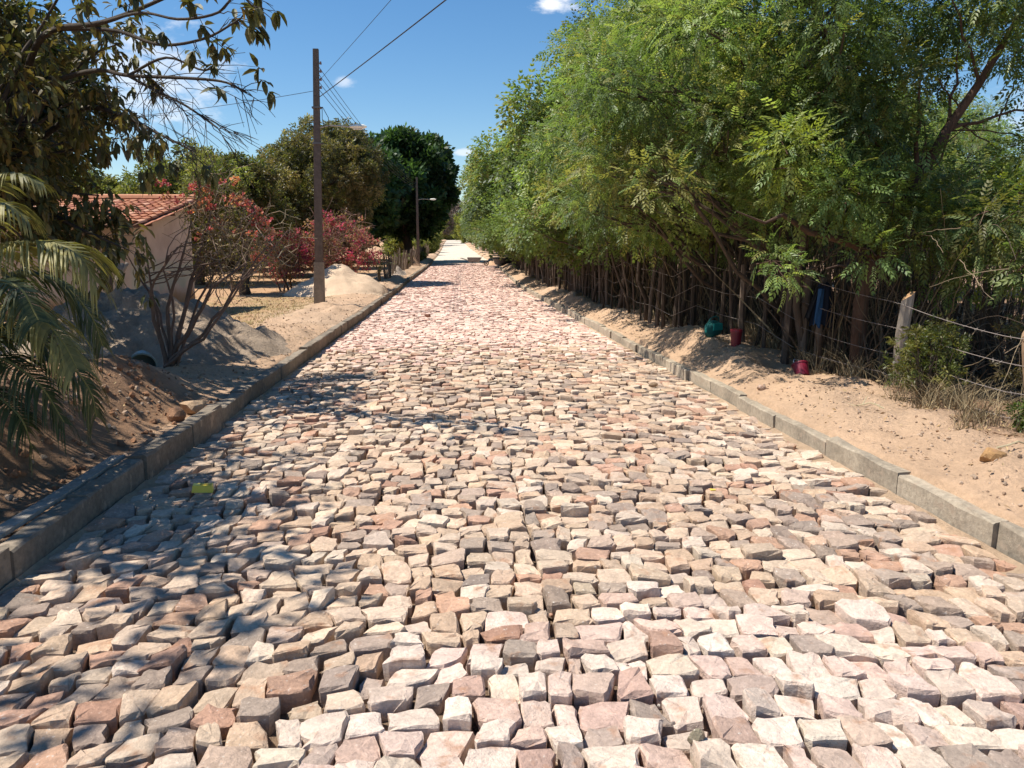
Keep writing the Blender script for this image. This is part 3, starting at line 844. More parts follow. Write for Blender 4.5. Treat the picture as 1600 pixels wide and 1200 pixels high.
def leaning_tree():
    rng = np.random.default_rng(131)
    b = at(1338, 575, 8.5); b[2] = float(H(b[0], b[1]))
    root = thing('leaning_tree', b, 'tree with a reddish trunk leaning right, above the weathered fence post', 'tree')
    pts = [b - b, at(1345, 470, 8.5) - b, at(1372, 400, 8.45) - b, at(1425, 300, 8.4) - b, at(1478, 205, 8.35) - b, at(1530, 130, 8.3) - b, at(1590, 30, 8.2) - b, at(1640, -70, 8.1) - b]
    pts[0][2] = -.1
    tm = MB(); rb = (.10, .06, .042)
    tm.tube(pts, [.085, .08, .075, .065, .05, .042, .032, .02], 9, rb)
    def br(p0, p1, r=.025, sag=.03): tm.tube(bez(p0, p1, sag, 7, .015, rng), np.linspace(r, .006, 7), 6, rb, cap=False)
    p = [np.array(q) for q in pts]
    q = lambda x, y, d: at(x, y, d) - b
    br(p[2], q(1150, 330, 8.0), .06); br(p[3], q(1440, 90, 8.2), .03); br(p[2], q(1545, 330, 8.2), .045); br(q(1545, 330, 8.2), q(1680, 250, 8), .035)
    br(q(1545, 330, 8.2), q(1500, 420, 8.0), .02); br(p[4], q(1500, 60, 8.5), .02); br(p[4], q(1640, 170, 8.2), .025); br(p[3], q(1300, 150, 8.3), .03)
    br(p[5], q(1480, -20, 8.0), .02); br(p[3], q(1470, 250, 8.2), .016); br(q(1470, 250, 8.2), q(1500, 160, 8.1), .012); br(p[2], q(1290, 420, 7.6), .03)
    for (x0, y0, x1, y1) in [(1430, 290, 1450, 210), (1440, 260, 1520, 190), (1480, 205, 1600, 215), (1450, 260, 1440, 160), (1500, 170, 1460, 120), (1560, 190, 1590, 120), (1490, 190, 1570, 240), (1530, 330, 1590, 300)]:
        br(q(x0, y0, 8.4), q(x1, y1, 8.3), .009)
    cl = []
    for (x, y, d, r) in [(1450, 20, 8.6, .42), (1400, 60, 8.8, .42), (1530, 20, 8.3, .40), (1580, -30, 8, .5), (1590, 75, 8.0, .24), (1640, 110, 8.2, .4), (1480, 120, 8.7, .22), (1640, 260, 8, .5), (1560, 300, 8.1, .30), (1600, 330, 7.8, .36), (1500, 350, 8.0, .32),
                         (1460, 310, 8.1, .3), (1440, 360, 7.9, .34), (1500, 290, 8.6, .3), (1540, 370, 8.1, .28), (1400, 250, 8.4, .45), (1380, 330, 8.2, .45), (1330, 200, 8.5, .5), (1320, 300, 8.0, .42), (1260, 300, 8.4, .4), (1225, 425, 7.8, .16), (1205, 400, 7.9, .16), (1340, 120, 8.4, .5),
                         (1490, 400, 7.9, .22), (1590, 400, 7.8, .25), (1555, 350, 7.2, .3), (1610, 420, 7.0, .28), (1530, 430, 7.6, .2), (1470, 440, 8.2, .2), (1360, 400, 7.8, .2), (1240, 240, 8.0, .4), (1560, 60, 9.6, .4), (1480, 60, 9.6, .4)]:
        cl.append([*(at(x, y, d) - b), r])
    cl = np.array(cl)
    for c in cl:
        for _ in range(3):
            tm.tube(bez(c[:3] + rng.normal(size=3) * .1, c[:3] + rdir(1, rng)[0] * c[3], .05, 4, .03, rng), [.008, .006, .005, .003], 3, rb, cap=False)
    tm.build('trunk', M['bark'], root, smooth=True)
    cm = MB(); cloud(cm, cl, 120, F15, .2, NEEM + [(.16, .19, .04)], rng, shell=.3)
    crown_o = cm.build('crown', M['leaf'], root)
    # single compound leaves on the side that faces the road
    meshes = []
    for k in range(4):
        m_ = MB(); tv, tf = frond_t(7, .045, .27, .25 + .12 * k)
        c = np.array(NEEM[k]) * 1.15
        m_.add(tv, tf, c); m_.tube([[0, 0, 0], [.5, 0, -(.25 + .12 * k) * .25], [.97, 0, -(.25 + .12 * k) * .94]], [.008, .006, .004], 3, (.12, .13, .04), cap=False)
        meshes.append(m_.mesh('leaf', M['leaf']))
    rng2 = np.random.default_rng(9)
    for k in range(290):
        c = cl[rng2.integers(0, len(cl))]
        d = rdir(1, rng2)[0]; d[1] = -abs(d[1]); d[2] += .2; d /= np.linalg.norm(d)
        o = d + rng2.normal(size=3) * .4; o[2] -= .25
        fr = frames(o[None], np.array([rng2.normal() * .4]))[0]
        ob = link('leaf', meshes[k % 4], crown_o)
        mm = Matrix([list(fr[i]) + [0] for i in range(3)] + [[0, 0, 0, 1]]) @ Matrix.Scale(rng2.uniform(.14, .19), 4)
        mm.translation = Vector(c[:3] + d * c[3] * 1.0)
        ob.matrix_local = mm


leaning_tree()

# ------------------------------------------------------------------ left: distant and middle trees
def round_tree(name, seed, loc, rx, ry, zc, zr, th, tr0, cols, n_cl, per, tpl, size, r0, r1, label, cat='tree', group=None, bark=BARK, tw=0, lat=None, zmin=None, droop=.25, shell=.55, mat_='leaf'):
    rng = np.random.default_rng(seed)
    cl = ell_clumps(rng, n_cl, (0, 0, zc), (rx, ry, zr), r0, r1, .45, zmin=zmin)
    root = thing(name, loc, label, cat, group)
    tm = MB(); tp = bez((0, 0, -.2), (rng.normal() * .1 * rx, rng.normal() * .1 * rx, th), 0, 8, .015, rng)
    rad = np.linspace(tr0, tr0 * .3, 8); rad[0] *= 1.3
    tm.tube(tp, rad, 9, bark); limbs(tm, rng, cl, tp, rad, bark, lat, 5, tw)
    tm.build('trunk', M['bark'], root, smooth=True)
    cm = MB(); cloud(cm, cl, per, tpl, size, cols, rng, droop=droop, shell=shell)
    cm.build('crown', M[mat_], root)
    return root


MANGO = [(.045, .085, .03), (.035, .065, .024), (.065, .12, .04), (.05, .095, .035)]
OLIVE = [(.15, .135, .06), (.12, .115, .05), (.20, .165, .08), (.17, .175, .06), (.10, .10, .05), (.24, .19, .09)]
YGRN = [(.15, .17, .05), (.19, .20, .06), (.12, .14, .045), (.17, .15, .06), (.22, .22, .07)]
round_tree('mango_tree', 201, (-4.3, 74, roadz(74)), 4.3, 4.6, 6.9, 4.6, 8, .45, MANGO, 190, 95, SPR3, .54, .5, 1.1, 'tall dark green round-crowned mango tree reaching over the far road', zmin=1.9, lat=30)
round_tree('mango_tree', 202, (-8.0, 66, roadz(66)), 4.2, 4.2, 5.6, 3.9, 7, .4, MANGO, 80, 90, SPR3, .58, .7, 1.2, 'dark green mango crown partly hidden behind the brownish tree and its taller neighbour', zmin=1.4, lat=12)
round_tree('shade_tree', 203, (-5.9, 38.5, roadz(38)), 3.0, 2.8, 4.5, 2.9, 6, .2, OLIVE, 190, 72, SPR, .28, .25, .55, 'broad olive brown tree crown behind the concrete pole', zmin=1.4, lat=60, tw=2)
round_tree('shade_tree', 204, (-7.2, 28.6, H(-7.2, 28.6)), 1.7, 1.7, 3.2, 1.5, 3.4, .19, OLIVE[:3] + YGRN[:3], 90, 66, SPR, .23, .22, .45, 'small tree with a thick dark trunk left of the cream sand pile', zmin=1.5, lat=50, tw=2)
yg = round_tree('yard_tree', 205, (-11.0, 36, roadz(36)), 3.2, 2.8, 3.4, 2.3, 4.4, .2, YGRN, 140, 66, SPR, .33, .3, .62, 'yellowish green tree rising behind the red tiled roof', zmin=.8, lat=40, tw=1)
GBK = 'green trees standing behind the house and yard'
for k, (x, y, s, lab) in enumerate([(-9.0, 44, 1.1, 'yellowish green tree between the roof and the olive brown crown'), (-15.8, 38, .85, ''), (-22, 42, .9, ''), (-14, 52, 1.15, ''), (-29, 48, .95, ''), (-20, 64, 1.15, ''), (-12, 75, 1.4, ''), (-38, 60, 1.2, ''), (-8.5, 54, 1.0, 'green tree crown just left of the far utility pole')]):
    copy_tree(yg, (x, y, float(roadz(y))), k * 1.3 + .4, (s, s, s), lab or 'green tree standing behind the house and yard', GBK)
round_tree('shade_tree', 207, (-6.9, 12.6, H(-6.9, 12.6)), 1.6, 1.7, 3.5, 1.5, 3.6, .14, [(.04, .06, .02), (.055, .07, .022), (.09, .10, .03)], 60, 110, SPR, .22, .3, .55, 'dark leafy tree in front of the house, behind the broad leaved tree', zmin=1.9, lat=40, tw=2)
round_tree('shade_tree', 208, (-9.6, 15.2, H(-9.6, 15.2)), 2.2, 2.0, 3.6, 2.3, 3.8, .16, [(.04, .06, .02), (.06, .07, .022), (.05, .055, .02)], 60, 95, SPR, .26, .35, .6, 'dark tree at the far left, behind the palm and the broad leaved tree', zmin=1.1, lat=30, tw=1)
# far vegetation at the end of the road
DRY = [(.20, .15, .12), (.16, .125, .10), (.24, .18, .14), (.14, .13, .07)]
for k, (x, y, s, lab) in enumerate([(-3.5, 205, 1.0, 'bare greyish tree at the vanishing end of the road, left one'), (3.0, 330, 1.6, 'bare greyish tree closing the far end of the road'), (-9, 240, 1.3, 'bare greyish tree behind the mango crown')]):
    if k == 0:
        dry0 = round_tree('bare_tree', 220, (x, y, roadz(y)), 4.2, 4, 6, 4.6, 7, .25, DRY, 50, 45, SPR3, .5, .7, 1.3, lab, zmin=1, lat=50, tw=5, bark=(.2, .16, .13), mat_='twig')
    else: copy_tree(dry0, (x, y, float(roadz(y))), k, (s, s, s), lab)
farb = round_tree('far_bush', 221, (-3.6, 120, roadz(120)), 1.5, 2, 1.5, 1.4, 2, .08, YGRN, 26, 90, SPR3, .3, .5, .8, 'low bush beside the far kerb before the vanishing point', cat='bush', zmin=.3, lat=10)
for k, (x, y, s, lab) in enumerate([(-3.4, 104, .8, ''), (-4.6, 140, 1.1, ''), (-5.2, 165, 1.4, ''), (5.5, 215, 2.4, ''), (-6, 92, 1.0, ''), (6.5, 260, 3, ''), (-8, 180, 3, ''), (-2, 318, 3, ''), (5, 305, 2, '')]):
    copy_tree(farb, (x, y, float(roadz(y))), k * .9, (s, s, s), 'green bush by the road towards the vanishing point', 'bushes at the far end of the road')
# horizon woodland
def far_wood():
    rng = np.random.default_rng(230); mb = MB()
    cl = []
    for k in range(420):
        a = rng.uniform(-1.15, 1.15); r = rng.uniform(380, 620)
        cl.append([math.sin(a) * r, math.cos(a) * r, 2.4 + rng.uniform(0, 7), rng.uniform(3, 6)])
    cloud(mb, cl, 13, SPR3, 4.2, YGRN + DRY, rng)
    mb.build('far_woodland', M['leaf'], kind='stuff')
    mb2 = MB(); cl = []
    for k in range(260):
        x = -14 - rng.random() ** 1.3 * 46; y = rng.uniform(44, 100)
        cl.append([x, y, rng.uniform(.5, 3.2), rng.uniform(.8, 1.7)])
    cloud(mb2, cl, 24, SPR3, 1.2, YGRN + OLIVE, rng)
    mb2.build('left_scrub', M['leaf'], kind='stuff')


far_wood()

# ------------------------------------------------------------------ broad leaved tree, top left
def leaf_mesh(seed, col, curl=.25):
    """single folded, drooping broad leaf, unit length along +X"""
    mb = MB()
    xs = [0, .12, .45, .78, 1.0]; ws = [.015, .12, .2, .13, .0]
    V = []
    for x, w in zip(xs, ws):
        z = -curl * x * x
        V += [(x, -w, z + w * .35), (x, 0, z), (x, w, z + w * .35)]
    F = []
    for i in range(4):
        for j in range(2): F.append([i * 3 + j, i * 3 + 3 + j, i * 3 + 4 + j, i * 3 + 1 + j])
    mb.add(V, F, col)
    return mb


def big_leaf_t(curl=.25):
    xs = [0, .4, .78, 1.0]; ws = [.02, .2, .14, .01]
    V = []
    for x, w in zip(xs, ws):
        z = -curl * x * x; V += [(x, -w, z + w * .3), (x, 0, z), (x, w, z + w * .3)]
    F = []
    for i in range(3):
        for j in range(2): F.append([i * 3 + j, i * 3 + 3 + j, i * 3 + 4 + j, i * 3 + 1 + j])
    return np.array(V), np.array(F)


BROAD = [(.09, .095, .035), (.12, .12, .045), (.07, .075, .03), (.15, .14, .05), (.11, .09, .045), (.22, .17, .06)]


def broad_tree():
    rng = np.random.default_rng(301)
    B = np.array([-5.6, 9.2, float(H(-5.6, 9.2))])
    root = thing('broad_leaved_tree', B, 'broad leaved tree with drooping leaf tufts overhanging from the top left corner', 'tree')
    tm = MB(); bk = (.06, .048, .038)
    q = lambda x, y, d: at(x, y, d * 1.5) - B
    crotch = np.array([.2, .0, 1.9])
    tm.tube(bez((0, 0, -.2), crotch, 0, 6, .01, rng), [.17, .14, .13, .12, .11, .10], 10, bk)
    tufts = []
    def limb(pts, r0, r1=.008, n=6):
        pts = np.array(pts, float)
        # smooth resample
        t = np.linspace(0, len(pts) - 1, len(pts) * 4); i = np.clip(t.astype(int), 0, len(pts) - 2); fr = (t - i)[:, None]
        P = np.vstack([pts[0] * 2 - pts[1], pts, pts[-1] * 2 - pts[-2]])
        p0, p1, p2, p3 = P[i], P[i + 1], P[i + 2], P[i + 3]
        c = .5 * (2 * p1 + (-p0 + p2) * fr + (2 * p0 - 5 * p1 + 4 * p2 - p3) * fr ** 2 + (-p0 + 3 * p1 - 3 * p2 + p3) * fr ** 3)
        tm.tube(c, np.linspace(r0, r1, len(c)), n, bk, cap=False)
        return c
    def twigs(c, k, ln, spread=.8, down=.2, tuft=True, r=.006, t0=.3, lobes=2):
        for _ in range(k):
            j = rng.integers(int(len(c) * t0), len(c)); s = c[j]
            tan = c[min(j + 1, len(c) - 1)] - c[j - 1]; tan /= np.linalg.norm(tan) + 1e-9
            d = tan + rng.normal(size=3) * spread; d[2] -= down; d /= np.linalg.norm(d)
            e = s + d * ln * rng.uniform(.5, 1.2)
            p = bez(s, e, .06, 5, .03, rng); tm.tube(p, np.linspace(r, .0025, 5), 3, bk, cap=False)
            if tuft: tufts.append((e, d))
            for _ in range(lobes):
                s2 = p[rng.integers(1, 4)]; d2 = d + rng.normal(size=3) * .7; d2[2] -= .15; d2 /= np.linalg.norm(d2); e2 = s2 + d2 * ln * .45
                tm.tube(bez(s2, e2, .03, 3), [.004, .003, .002], 3, bk, cap=False)
                if tuft: tufts.append((e2, d2))
    C = crotch
    # limbs seen in the picture, running from the crotch out over the verge
    l1 = limb([C, q(20, 170, 6.4), q(55, 75, 6.0), q(90, 45, 5.6), q(160, 35, 5.3), q(250, 0, 5.1), q(330, -40, 5.0)], .05)
    l2 = limb([q(90, 45, 5.6), q(180, 48, 5.4), q(250, 70, 5.2), q(320, 60, 5.1), q(375, 30, 5.0)], .022)
    l3 = limb([q(20, 170, 6.4), q(80, 130, 6.0), q(150, 110, 5.7), q(200, 118, 5.5), q(290, 122, 5.3), q(350, 128, 5.2), q(385, 145, 5.1)], .03)
    l4 = limb([q(200, 118, 5.5), q(240, 140, 5.4), q(290, 165, 5.3), q(340, 200, 5.2)], .016)
    l5 = limb([C, q(60, 220, 6.6), q(130, 170, 6.3), q(190, 180, 6.0), q(250, 210, 5.8), q(300, 235, 5.6)], .04)
    l6 = limb([q(160, 35, 5.3), q(220, 20, 5.0), q(280, 30, 4.8), q(340, 20, 4.7), q(370, -10, 4.7), q(395, 10, 4.7)], .014)
    l7 = limb([C, q(-30, 330, 6.5), q(60, 330, 6.3), q(130, 360, 6.1), q(200, 390, 6.0)], .04)
    l8 = limb([C, q(-60, 60, 6.8), q(0, -60, 6.8), q(80, -140, 6.4)], .07)
    l9 = limb([q(200, 118, 5.5), q(260, 90, 5.4), q(320, 110, 5.3), q(345, 85, 5.2)], .014)
    sparse_start = 0
    for c, k in ((l2, 15), (l3, 16), (l6, 12), (l9, 10), (l1, 16)): twigs(c, k - 2, .24, .8, .05, t0=.45, lobes=1)
    n_sparse = len(tufts)
    twigs(l4, 22, .6, .45, .35, tuft=False, r=.005, t0=.05, lobes=3); twigs(l5, 20, .6, .45, .3, tuft=False, r=.005, t0=.45, lobes=3)
    twigs(l3, 12, .7, .4, .5, tuft=False, r=.005, t0=.5, lobes=2)
    twigs(l5, 22, .45, .8, .3, t0=.1); twigs(l7, 24, .5, .8, .5, t0=.2)
    # dense masses
    dense = []
    def mass(c, rad, n, r0, r1, keepf=None):
        cl = ell_clumps(rng, n, c, rad, r0, r1, .3)
        for w in cl:
            s = C + (w[:3] - C) * .35
            tm.tube(bez(s, w[:3], .08, 6, .03, rng), np.linspace(.03, .008, 6), 5, bk, cap=False)
        dense.append(cl)
    mass(np.array([.2, .3, 3.7 - B[2]]), (1.9, 1.9, 1.6), 80, .32, .52)
    mass(np.array([.7, .2, 2.3 - B[2]]), (1.15, 1.3, .8), 27, .28, .42)
    mass(np.array([1.5, .5, 1.9 - B[2]]), (.45, .5, .4), 3, .2, .28)
    tm.build('trunk', M['bark'], root, smooth=True)
    cl = np.concatenate(dense)
    # keep the open sky to the right of the crown open
    LT = big_leaf_t(.3)
    cm = MB()
    n = 0
    idx = np.repeat(np.arange(len(cl)), 19)
    n = len(idx)
    d = rdir(n, rng)
    ctr = cl[idx, :3] + d * (cl[idx, 3] * (.35 + .7 * rng.random(n)))[:, None]
    def tuft_leaves(ctrs, dirs, per, mb, colr):
        N = len(ctrs); k = np.repeat(np.arange(N), per); m = len(k)
        ax = dirs[k] / (np.linalg.norm(dirs[k], axis=1)[:, None] + 1e-9)
        o = ax * .7 + rdir(m, rng) * .9; o[:, 2] -= .55
        c = np.array(colr)[rng.integers(0, len(colr), m)] * rng.uniform(.75, 1.3, m)[:, None]
        mb.inst(LT[0], LT[1], ctrs[k] + rng.normal(size=(m, 3)) * .03, frames(o, rng.normal(size=m) * .3), rng.uniform(.10, .155, m), c)
    tuft_leaves(ctr, d, 6, cm, BROAD)
    rest = tufts[n_sparse:]
    tuft_leaves(np.array([t[0] for t in rest]), np.array([t[1] for t in rest]), 7, cm, BROAD)
    # sparse tufts seen against the sky: single leaves
    sp = tufts[:n_sparse]
    meshes = [leaf_mesh(i, c, cu).mesh('leaf', M['waxy']) for i, (c, cu) in enumerate([((.09, .095, .035), .25), ((.11, .105, .04), .45), ((.075, .075, .03), .6), ((.14, .12, .045), .4), ((.36, .22, .06), .5)])]
    order = rng.permutation(len(sp)); singles = order[:46]; others = order[46:]
    if len(others) and False: tuft_leaves(np.array([sp[i][0] for i in others]), np.array([sp[i][1] for i in others]), 6, cm, BROAD)
    crown_o = cm.build('crown', M['waxy'], root, kind='stuff')
    cnt = 0
    for i in singles:
        e, d = sp[i]
        for k in range(6 if len(sp) < 55 else 6):
            if cnt >= 300: break
            o = d * .7 + rdir(1, rng)[0] * .8; o[2] -= .55
            fr = frames(o[None], np.array([rng.normal() * .3]))[0]
            w = rng.integers(0, 4) if rng.random() > .04 else 4
            ob = link('leaf', meshes[w], root)
            mm = Matrix([list(fr[a]) + [0] for a in range(3)] + [[0, 0, 0, 1]]) @ Matrix.Scale(rng.uniform(.11, .15), 4)
            mm.translation = Vector(e + rng.normal(size=3) * .012); ob.matrix_local = mm
            cnt += 1


broad_tree()
round_tree('shade_tree', 209, (-5.95, 3.7, H(-5.95, 3.7)), 2.35, 3.9, 4.3, .9, 4.0, .16, BROAD, 135, 42, big_leaf_t(), .14, .3, .5, 'broad leaved tree beside the palm, just outside the left edge, shading the near kerb', zmin=3.2, lat=44, tw=3, shell=.2, mat_='waxy')

# ------------------------------------------------------------------ young palm at the left edge
def palm():
    rng = np.random.default_rng(401)
    B = np.array([-3.85, 5.35, float(H(-3.85, 5.35))])
    root = thing('coconut_palm', B, 'young coconut palm at the left edge with drooping fronds, the upper ones coloured sunlit yellow', 'palm')
    tm = MB(); tm.tube([[0, 0, -.1], [.02, 0, .3], [.05, 0, .65]], [.14, .12, .09], 10, (.16, .12, .08)); tm.build('trunk', M['bark'], root, smooth=True)
    heart = np.array([.06, 0, .62])
    q = lambda x, y, d: at(x, y, d) - B
    def frond(pts, ll=.42, yellow=.3, n=46, fall=1.15, wid=.0095):
        pts = np.array(pts, float)
        t = np.linspace(0, len(pts) - 1, 24); i = np.clip(t.astype(int), 0, len(pts) - 2); fr = (t - i)[:, None]
        P = np.vstack([pts[0] * 2 - pts[1], pts, pts[-1] * 2 - pts[-2]])
        p0, p1, p2, p3 = P[i], P[i + 1], P[i + 2], P[i + 3]
        c = .5 * (2 * p1 + (-p0 + p2) * fr + (2 * p0 - 5 * p1 + 4 * p2 - p3) * fr ** 2 + (-p0 + 3 * p1 - 3 * p2 + p3) * fr ** 3)
        n = int(n * 1.5); mb = MB(); mb.tube(c, np.linspace(.015, .004, 24), 5, (.30, .27, .09))
        shade_green, sunlit_yellow = np.array([.05, .07, .028]), np.array([.42, .36, .13])  # sun on upper fronds and shade on lower ones are put into leaflet colour
        for k in range(n):
            s = .16 + .84 * k / (n - 1); j = s * 23; a = int(min(j, 22)); b = c[a] + (c[a + 1] - c[a]) * (j - a)
            tan = c[a + 1] - c[a]; tan /= np.linalg.norm(tan)
            side = np.cross(tan, [0, 0, 1]); side /= np.linalg.norm(side) + 1e-9
            L = ll * (math.sin(min(1, s * 1.15) * math.pi * .86) ** .6 * .9 + .12)
            for sd in (-1, 1):
                d0 = tan * .55 + side * sd * (.75 + .15 * rng.normal()) + np.array([0, 0, .12]); d0 /= np.linalg.norm(d0)
                L2 = L * rng.uniform(.88, 1.1)
                pts4 = []
                p = b.copy(); d = d0.copy()
                for st in range(5):
                    pts4.append(p.copy()); p = p + d * L2 / 4; d = d + np.array([0, 0, -.42 * fall]) + rng.normal(size=3) * .03; d /= np.linalg.norm(d)
                pts4 = np.array(pts4)
                wv = np.cross(pts4[-1] - pts4[0], side * sd); wv = np.cross(pts4[1] - pts4[0], wv); wv = tan if np.linalg.norm(wv) < 1e-6 else tan
                ws = np.array([.5, 1, .9, .55, .06]) * wid
                V = np.concatenate([pts4 - tan * ws[:, None], pts4 + tan * ws[:, None]])
                F = [[m, m + 1, m + 6, m + 5] for m in range(4)]
                y = np.clip(yellow + .12 * rng.normal(), 0, 1)
                c_ = [shade_green * (1 - yy) + sunlit_yellow * yy for yy in (y * .5, y * .8, y, min(1, y * 1.15))]
                mb.add(V, F, np.array(c_) * rng.uniform(.85, 1.15))
        return mb.build('frond', M['palm'], root)
    frond([heart, q(-70, 420, 5.3), q(0, 388, 5.2), q(70, 380, 5.15), q(120, 395, 5.1), q(150, 440, 5.1)], .46, .75, 58)
    frond([heart, q(-60, 500, 5.1), q(0, 478, 5.0), q(55, 492, 4.9), q(95, 530, 4.85), q(120, 575, 4.8)], .36, .7, 52)
    frond([heart, q(-80, 380, 5.6), q(-30, 300, 5.6), q(20, 272, 5.5), q(62, 285, 5.5)], .28, .35, 40)
    frond([heart, q(-90, 400, 5.2), q(-40, 335, 5.1), q(5, 318, 5.0), q(40, 340, 5.0)], .3, .6, 40)
    frond([heart, q(-50, 470, 5.5), q(20, 430, 5.6), q(90, 440, 5.7), q(140, 490, 5.7), q(160, 540, 5.7)], .42, .12, 52)
    frond([heart, q(-40, 530, 5.2), q(30, 520, 5.3), q(100, 560, 5.3), q(140, 610, 5.3), q(150, 650, 5.3)], .40, .1, 50)
    frond([heart, q(-60, 560, 5.0), q(0, 560, 4.9), q(60, 600, 4.8), q(100, 660, 4.8)], .36, .06, 46)
    frond([heart, q(-60, 540, 5.3), q(0, 510, 5.5), q(70, 520, 5.9), q(130, 560, 6.1)], .38, .1, 46)
    frond([heart, q(-80, 480, 5.0), q(-20, 440, 4.7), q(30, 450, 4.5), q(60, 500, 4.4)], .34, .1, 44)
    frond([heart, q(-70, 600, 5.0), q(-20, 610, 4.8), q(30, 650, 4.7), q(50, 700, 4.7)], .3, .05, 40)
    for a in (2.2, 2.9, 3.6, 4.3, 1.5):
        d = np.array([math.cos(a), math.sin(a), 0])
        frond([heart, heart + d * .5 + [0, 0, .5], heart + d * 1.0 + [0, 0, .55], heart + d * 1.4 + [0, 0, .1]], .36, .1, 40)


palm()

# ------------------------------------------------------------------ bougainvilleas and shrubs
PINKF = [(.62, .14, .19), (.62, .24, .22), (.52, .14, .18), (.66, .28, .18), (.45, .22, .18)]
MAGF = [(.52, .08, .20), (.42, .18, .17), (.38, .22, .16), (.48, .12, .19), (.32, .20, .14)]


def bougain(name, seed, base, stems, cl, flower_pts, cols, label, twig_n, leaf_n, tw_len, fl_size, bark=(.15, .10, .075), cat='shrub', per=70, twcol=(.26, .20, .13), leafsize=.08):
    rng = np.random.default_rng(seed); B = np.array(base, float)
    root = thing(name, B, label, cat)
    tm = MB()
    ends = []
    for (pts, r) in stems:
        pts = np.array(pts) - B
        c = np.concatenate([bez(pts[i], pts[i + 1], .02, 5, .015, rng)[:-1 if i < len(pts) - 2 else None] for i in range(len(pts) - 1)])
        tm.tube(c, np.linspace(r, r * .3, len(c)), 7, bark, cap=False); ends.append(c)
    tm.build('stems', M['bark'], root, smooth=True)
    cl = np.array(cl); cl[:, :3] -= B
    wm = MB()
    for c in cl:
        for k in range(int(twig_n * (c[3] / cl[:, 3].mean()) ** 2)):
            s = c[:3] + rng.normal(size=3) * c[3] * .45; d = rdir(1, rng)[0]; d[2] += .15
            p = bez(s, s + d * tw_len * rng.uniform(.5, 1.4), rng.uniform(-.15, .22), 5, .05, rng)
            wm.tube(p, np.linspace(.006, .0022, 5) * (tw_len / .4), 3, np.array(twcol) * rng.uniform(.6, 1.3), cap=False)
    for c in ends:       # connect stems to the twig masses
        for _ in range(3):
            j = rng.integers(len(c) // 2, len(c)); t = cl[rng.integers(0, len(cl))]
            wm.tube(bez(c[j], t[:3], .06, 6, .03, rng), np.linspace(.008, .003, 6), 4, bark, cap=False)
    wm.build('twigs', M['twig'], root)
    if leaf_n:
        lm = MB(); cloud(lm, cl, leaf_n, sprig_t(3, .7, .4, 5), leafsize, [(.13, .13, .05), (.17, .15, .07), (.20, .13, .09), (.24, .19, .10)], rng, shell=.2)
        lm.build('foliage', M['leaf'], root)
    fm = MB(); T = sprig_t(4, .8, .8, 8)
    fp = np.array(flower_pts) - np.append(B, 0); cloud(fm, fp, per, T, fl_size, cols, rng, shell=.1, up=.2)
    fm.build('bracts', M['bract'], root)
    return root


def bou1():
    b = at(268, 572, 9.9); b[2] = float(H(b[0], b[1])) - .02
    S = []
    def st(r, *pp): S.append(([tuple(b + np.array([random.uniform(-.08, .08), random.uniform(-.05, .05), 0]))] + [at(*p) for p in pp], r))
    st(.030, (240, 500, 9.8), (236, 455, 9.8), (262, 400, 9.7)); st(.028, (262, 480, 9.9), (280, 420, 9.9), (300, 345, 10.0)); st(.035, (285, 500, 10), (300, 440, 10.1), (345, 390, 10.2))
    st(.035, (300, 510, 9.8), (330, 450, 9.8), (385, 410, 9.9)); st(.026, (320, 520, 9.6), (375, 440, 9.6), (430, 372, 9.6)); st(.024, (318, 530, 9.5), (360, 470, 9.5), (450, 360, 9.4))
    st(.02, (250, 490, 10.2), (215, 430, 10.3), (200, 400, 10.4)); st(.02, (240, 470, 9.9), (232, 420, 9.9), (228, 370, 9.9)); st(.03, (290, 480, 10.1), (310, 400, 10.3), (330, 330, 10.4))
    st(.018, (270, 470, 9.7), (255, 420, 9.7), (285, 380, 9.7)); st(.02, (310, 470, 10.2), (370, 380, 10.3), (400, 330, 10.4))
    cl = [[*at(x, y, d), r] for (x, y, d, r) in [(310, 330, 10.6, .32), (345, 320, 10.8, .34), (380, 350, 10.6, .36), (330, 370, 10.4, .34), (400, 390, 10.5, .32), (360, 400, 10.2, .36), (330, 400, 10.3, .2), (420, 370, 10.8, .25), (340, 430, 10.3, .26), (385, 430, 10.4, .24), (425, 410, 10.4, .2)]]
    fl = [[*at(x, y, d), r] for (x, y, d, r) in [(252, 287, 10.6, .07), (258, 308, 10.6, .06), (305, 295, 10.6, .09), (318, 308, 10.5, .09), (345, 288, 10.7, .06), (368, 282, 10.7, .07), (375, 312, 10.6, .1), (358, 312, 10.6, .08), (390, 325, 10.6, .1), (405, 335, 10.6, .09), (400, 350, 10.6, .09), (282, 310, 10.6, .06), (325, 292, 10.6, .08),
                                                  (420, 360, 10.6, .08), (330, 325, 10.5, .07), (395, 365, 10.5, .06), (310, 372, 10.4, .06), (370, 363, 10.4, .06), (322, 358, 10.4, .04), (415, 345, 10.7, .08), (295, 330, 10.5, .05), (340, 345, 10.5, .06)]]
    bougain('bougainvillea', 501, b, S, cl, fl, PINKF, 'leggy bare-stemmed bougainvillea with red-pink bracts, in front of the house', 26, 44, .42, .04, per=13, leafsize=.05)


bou1()


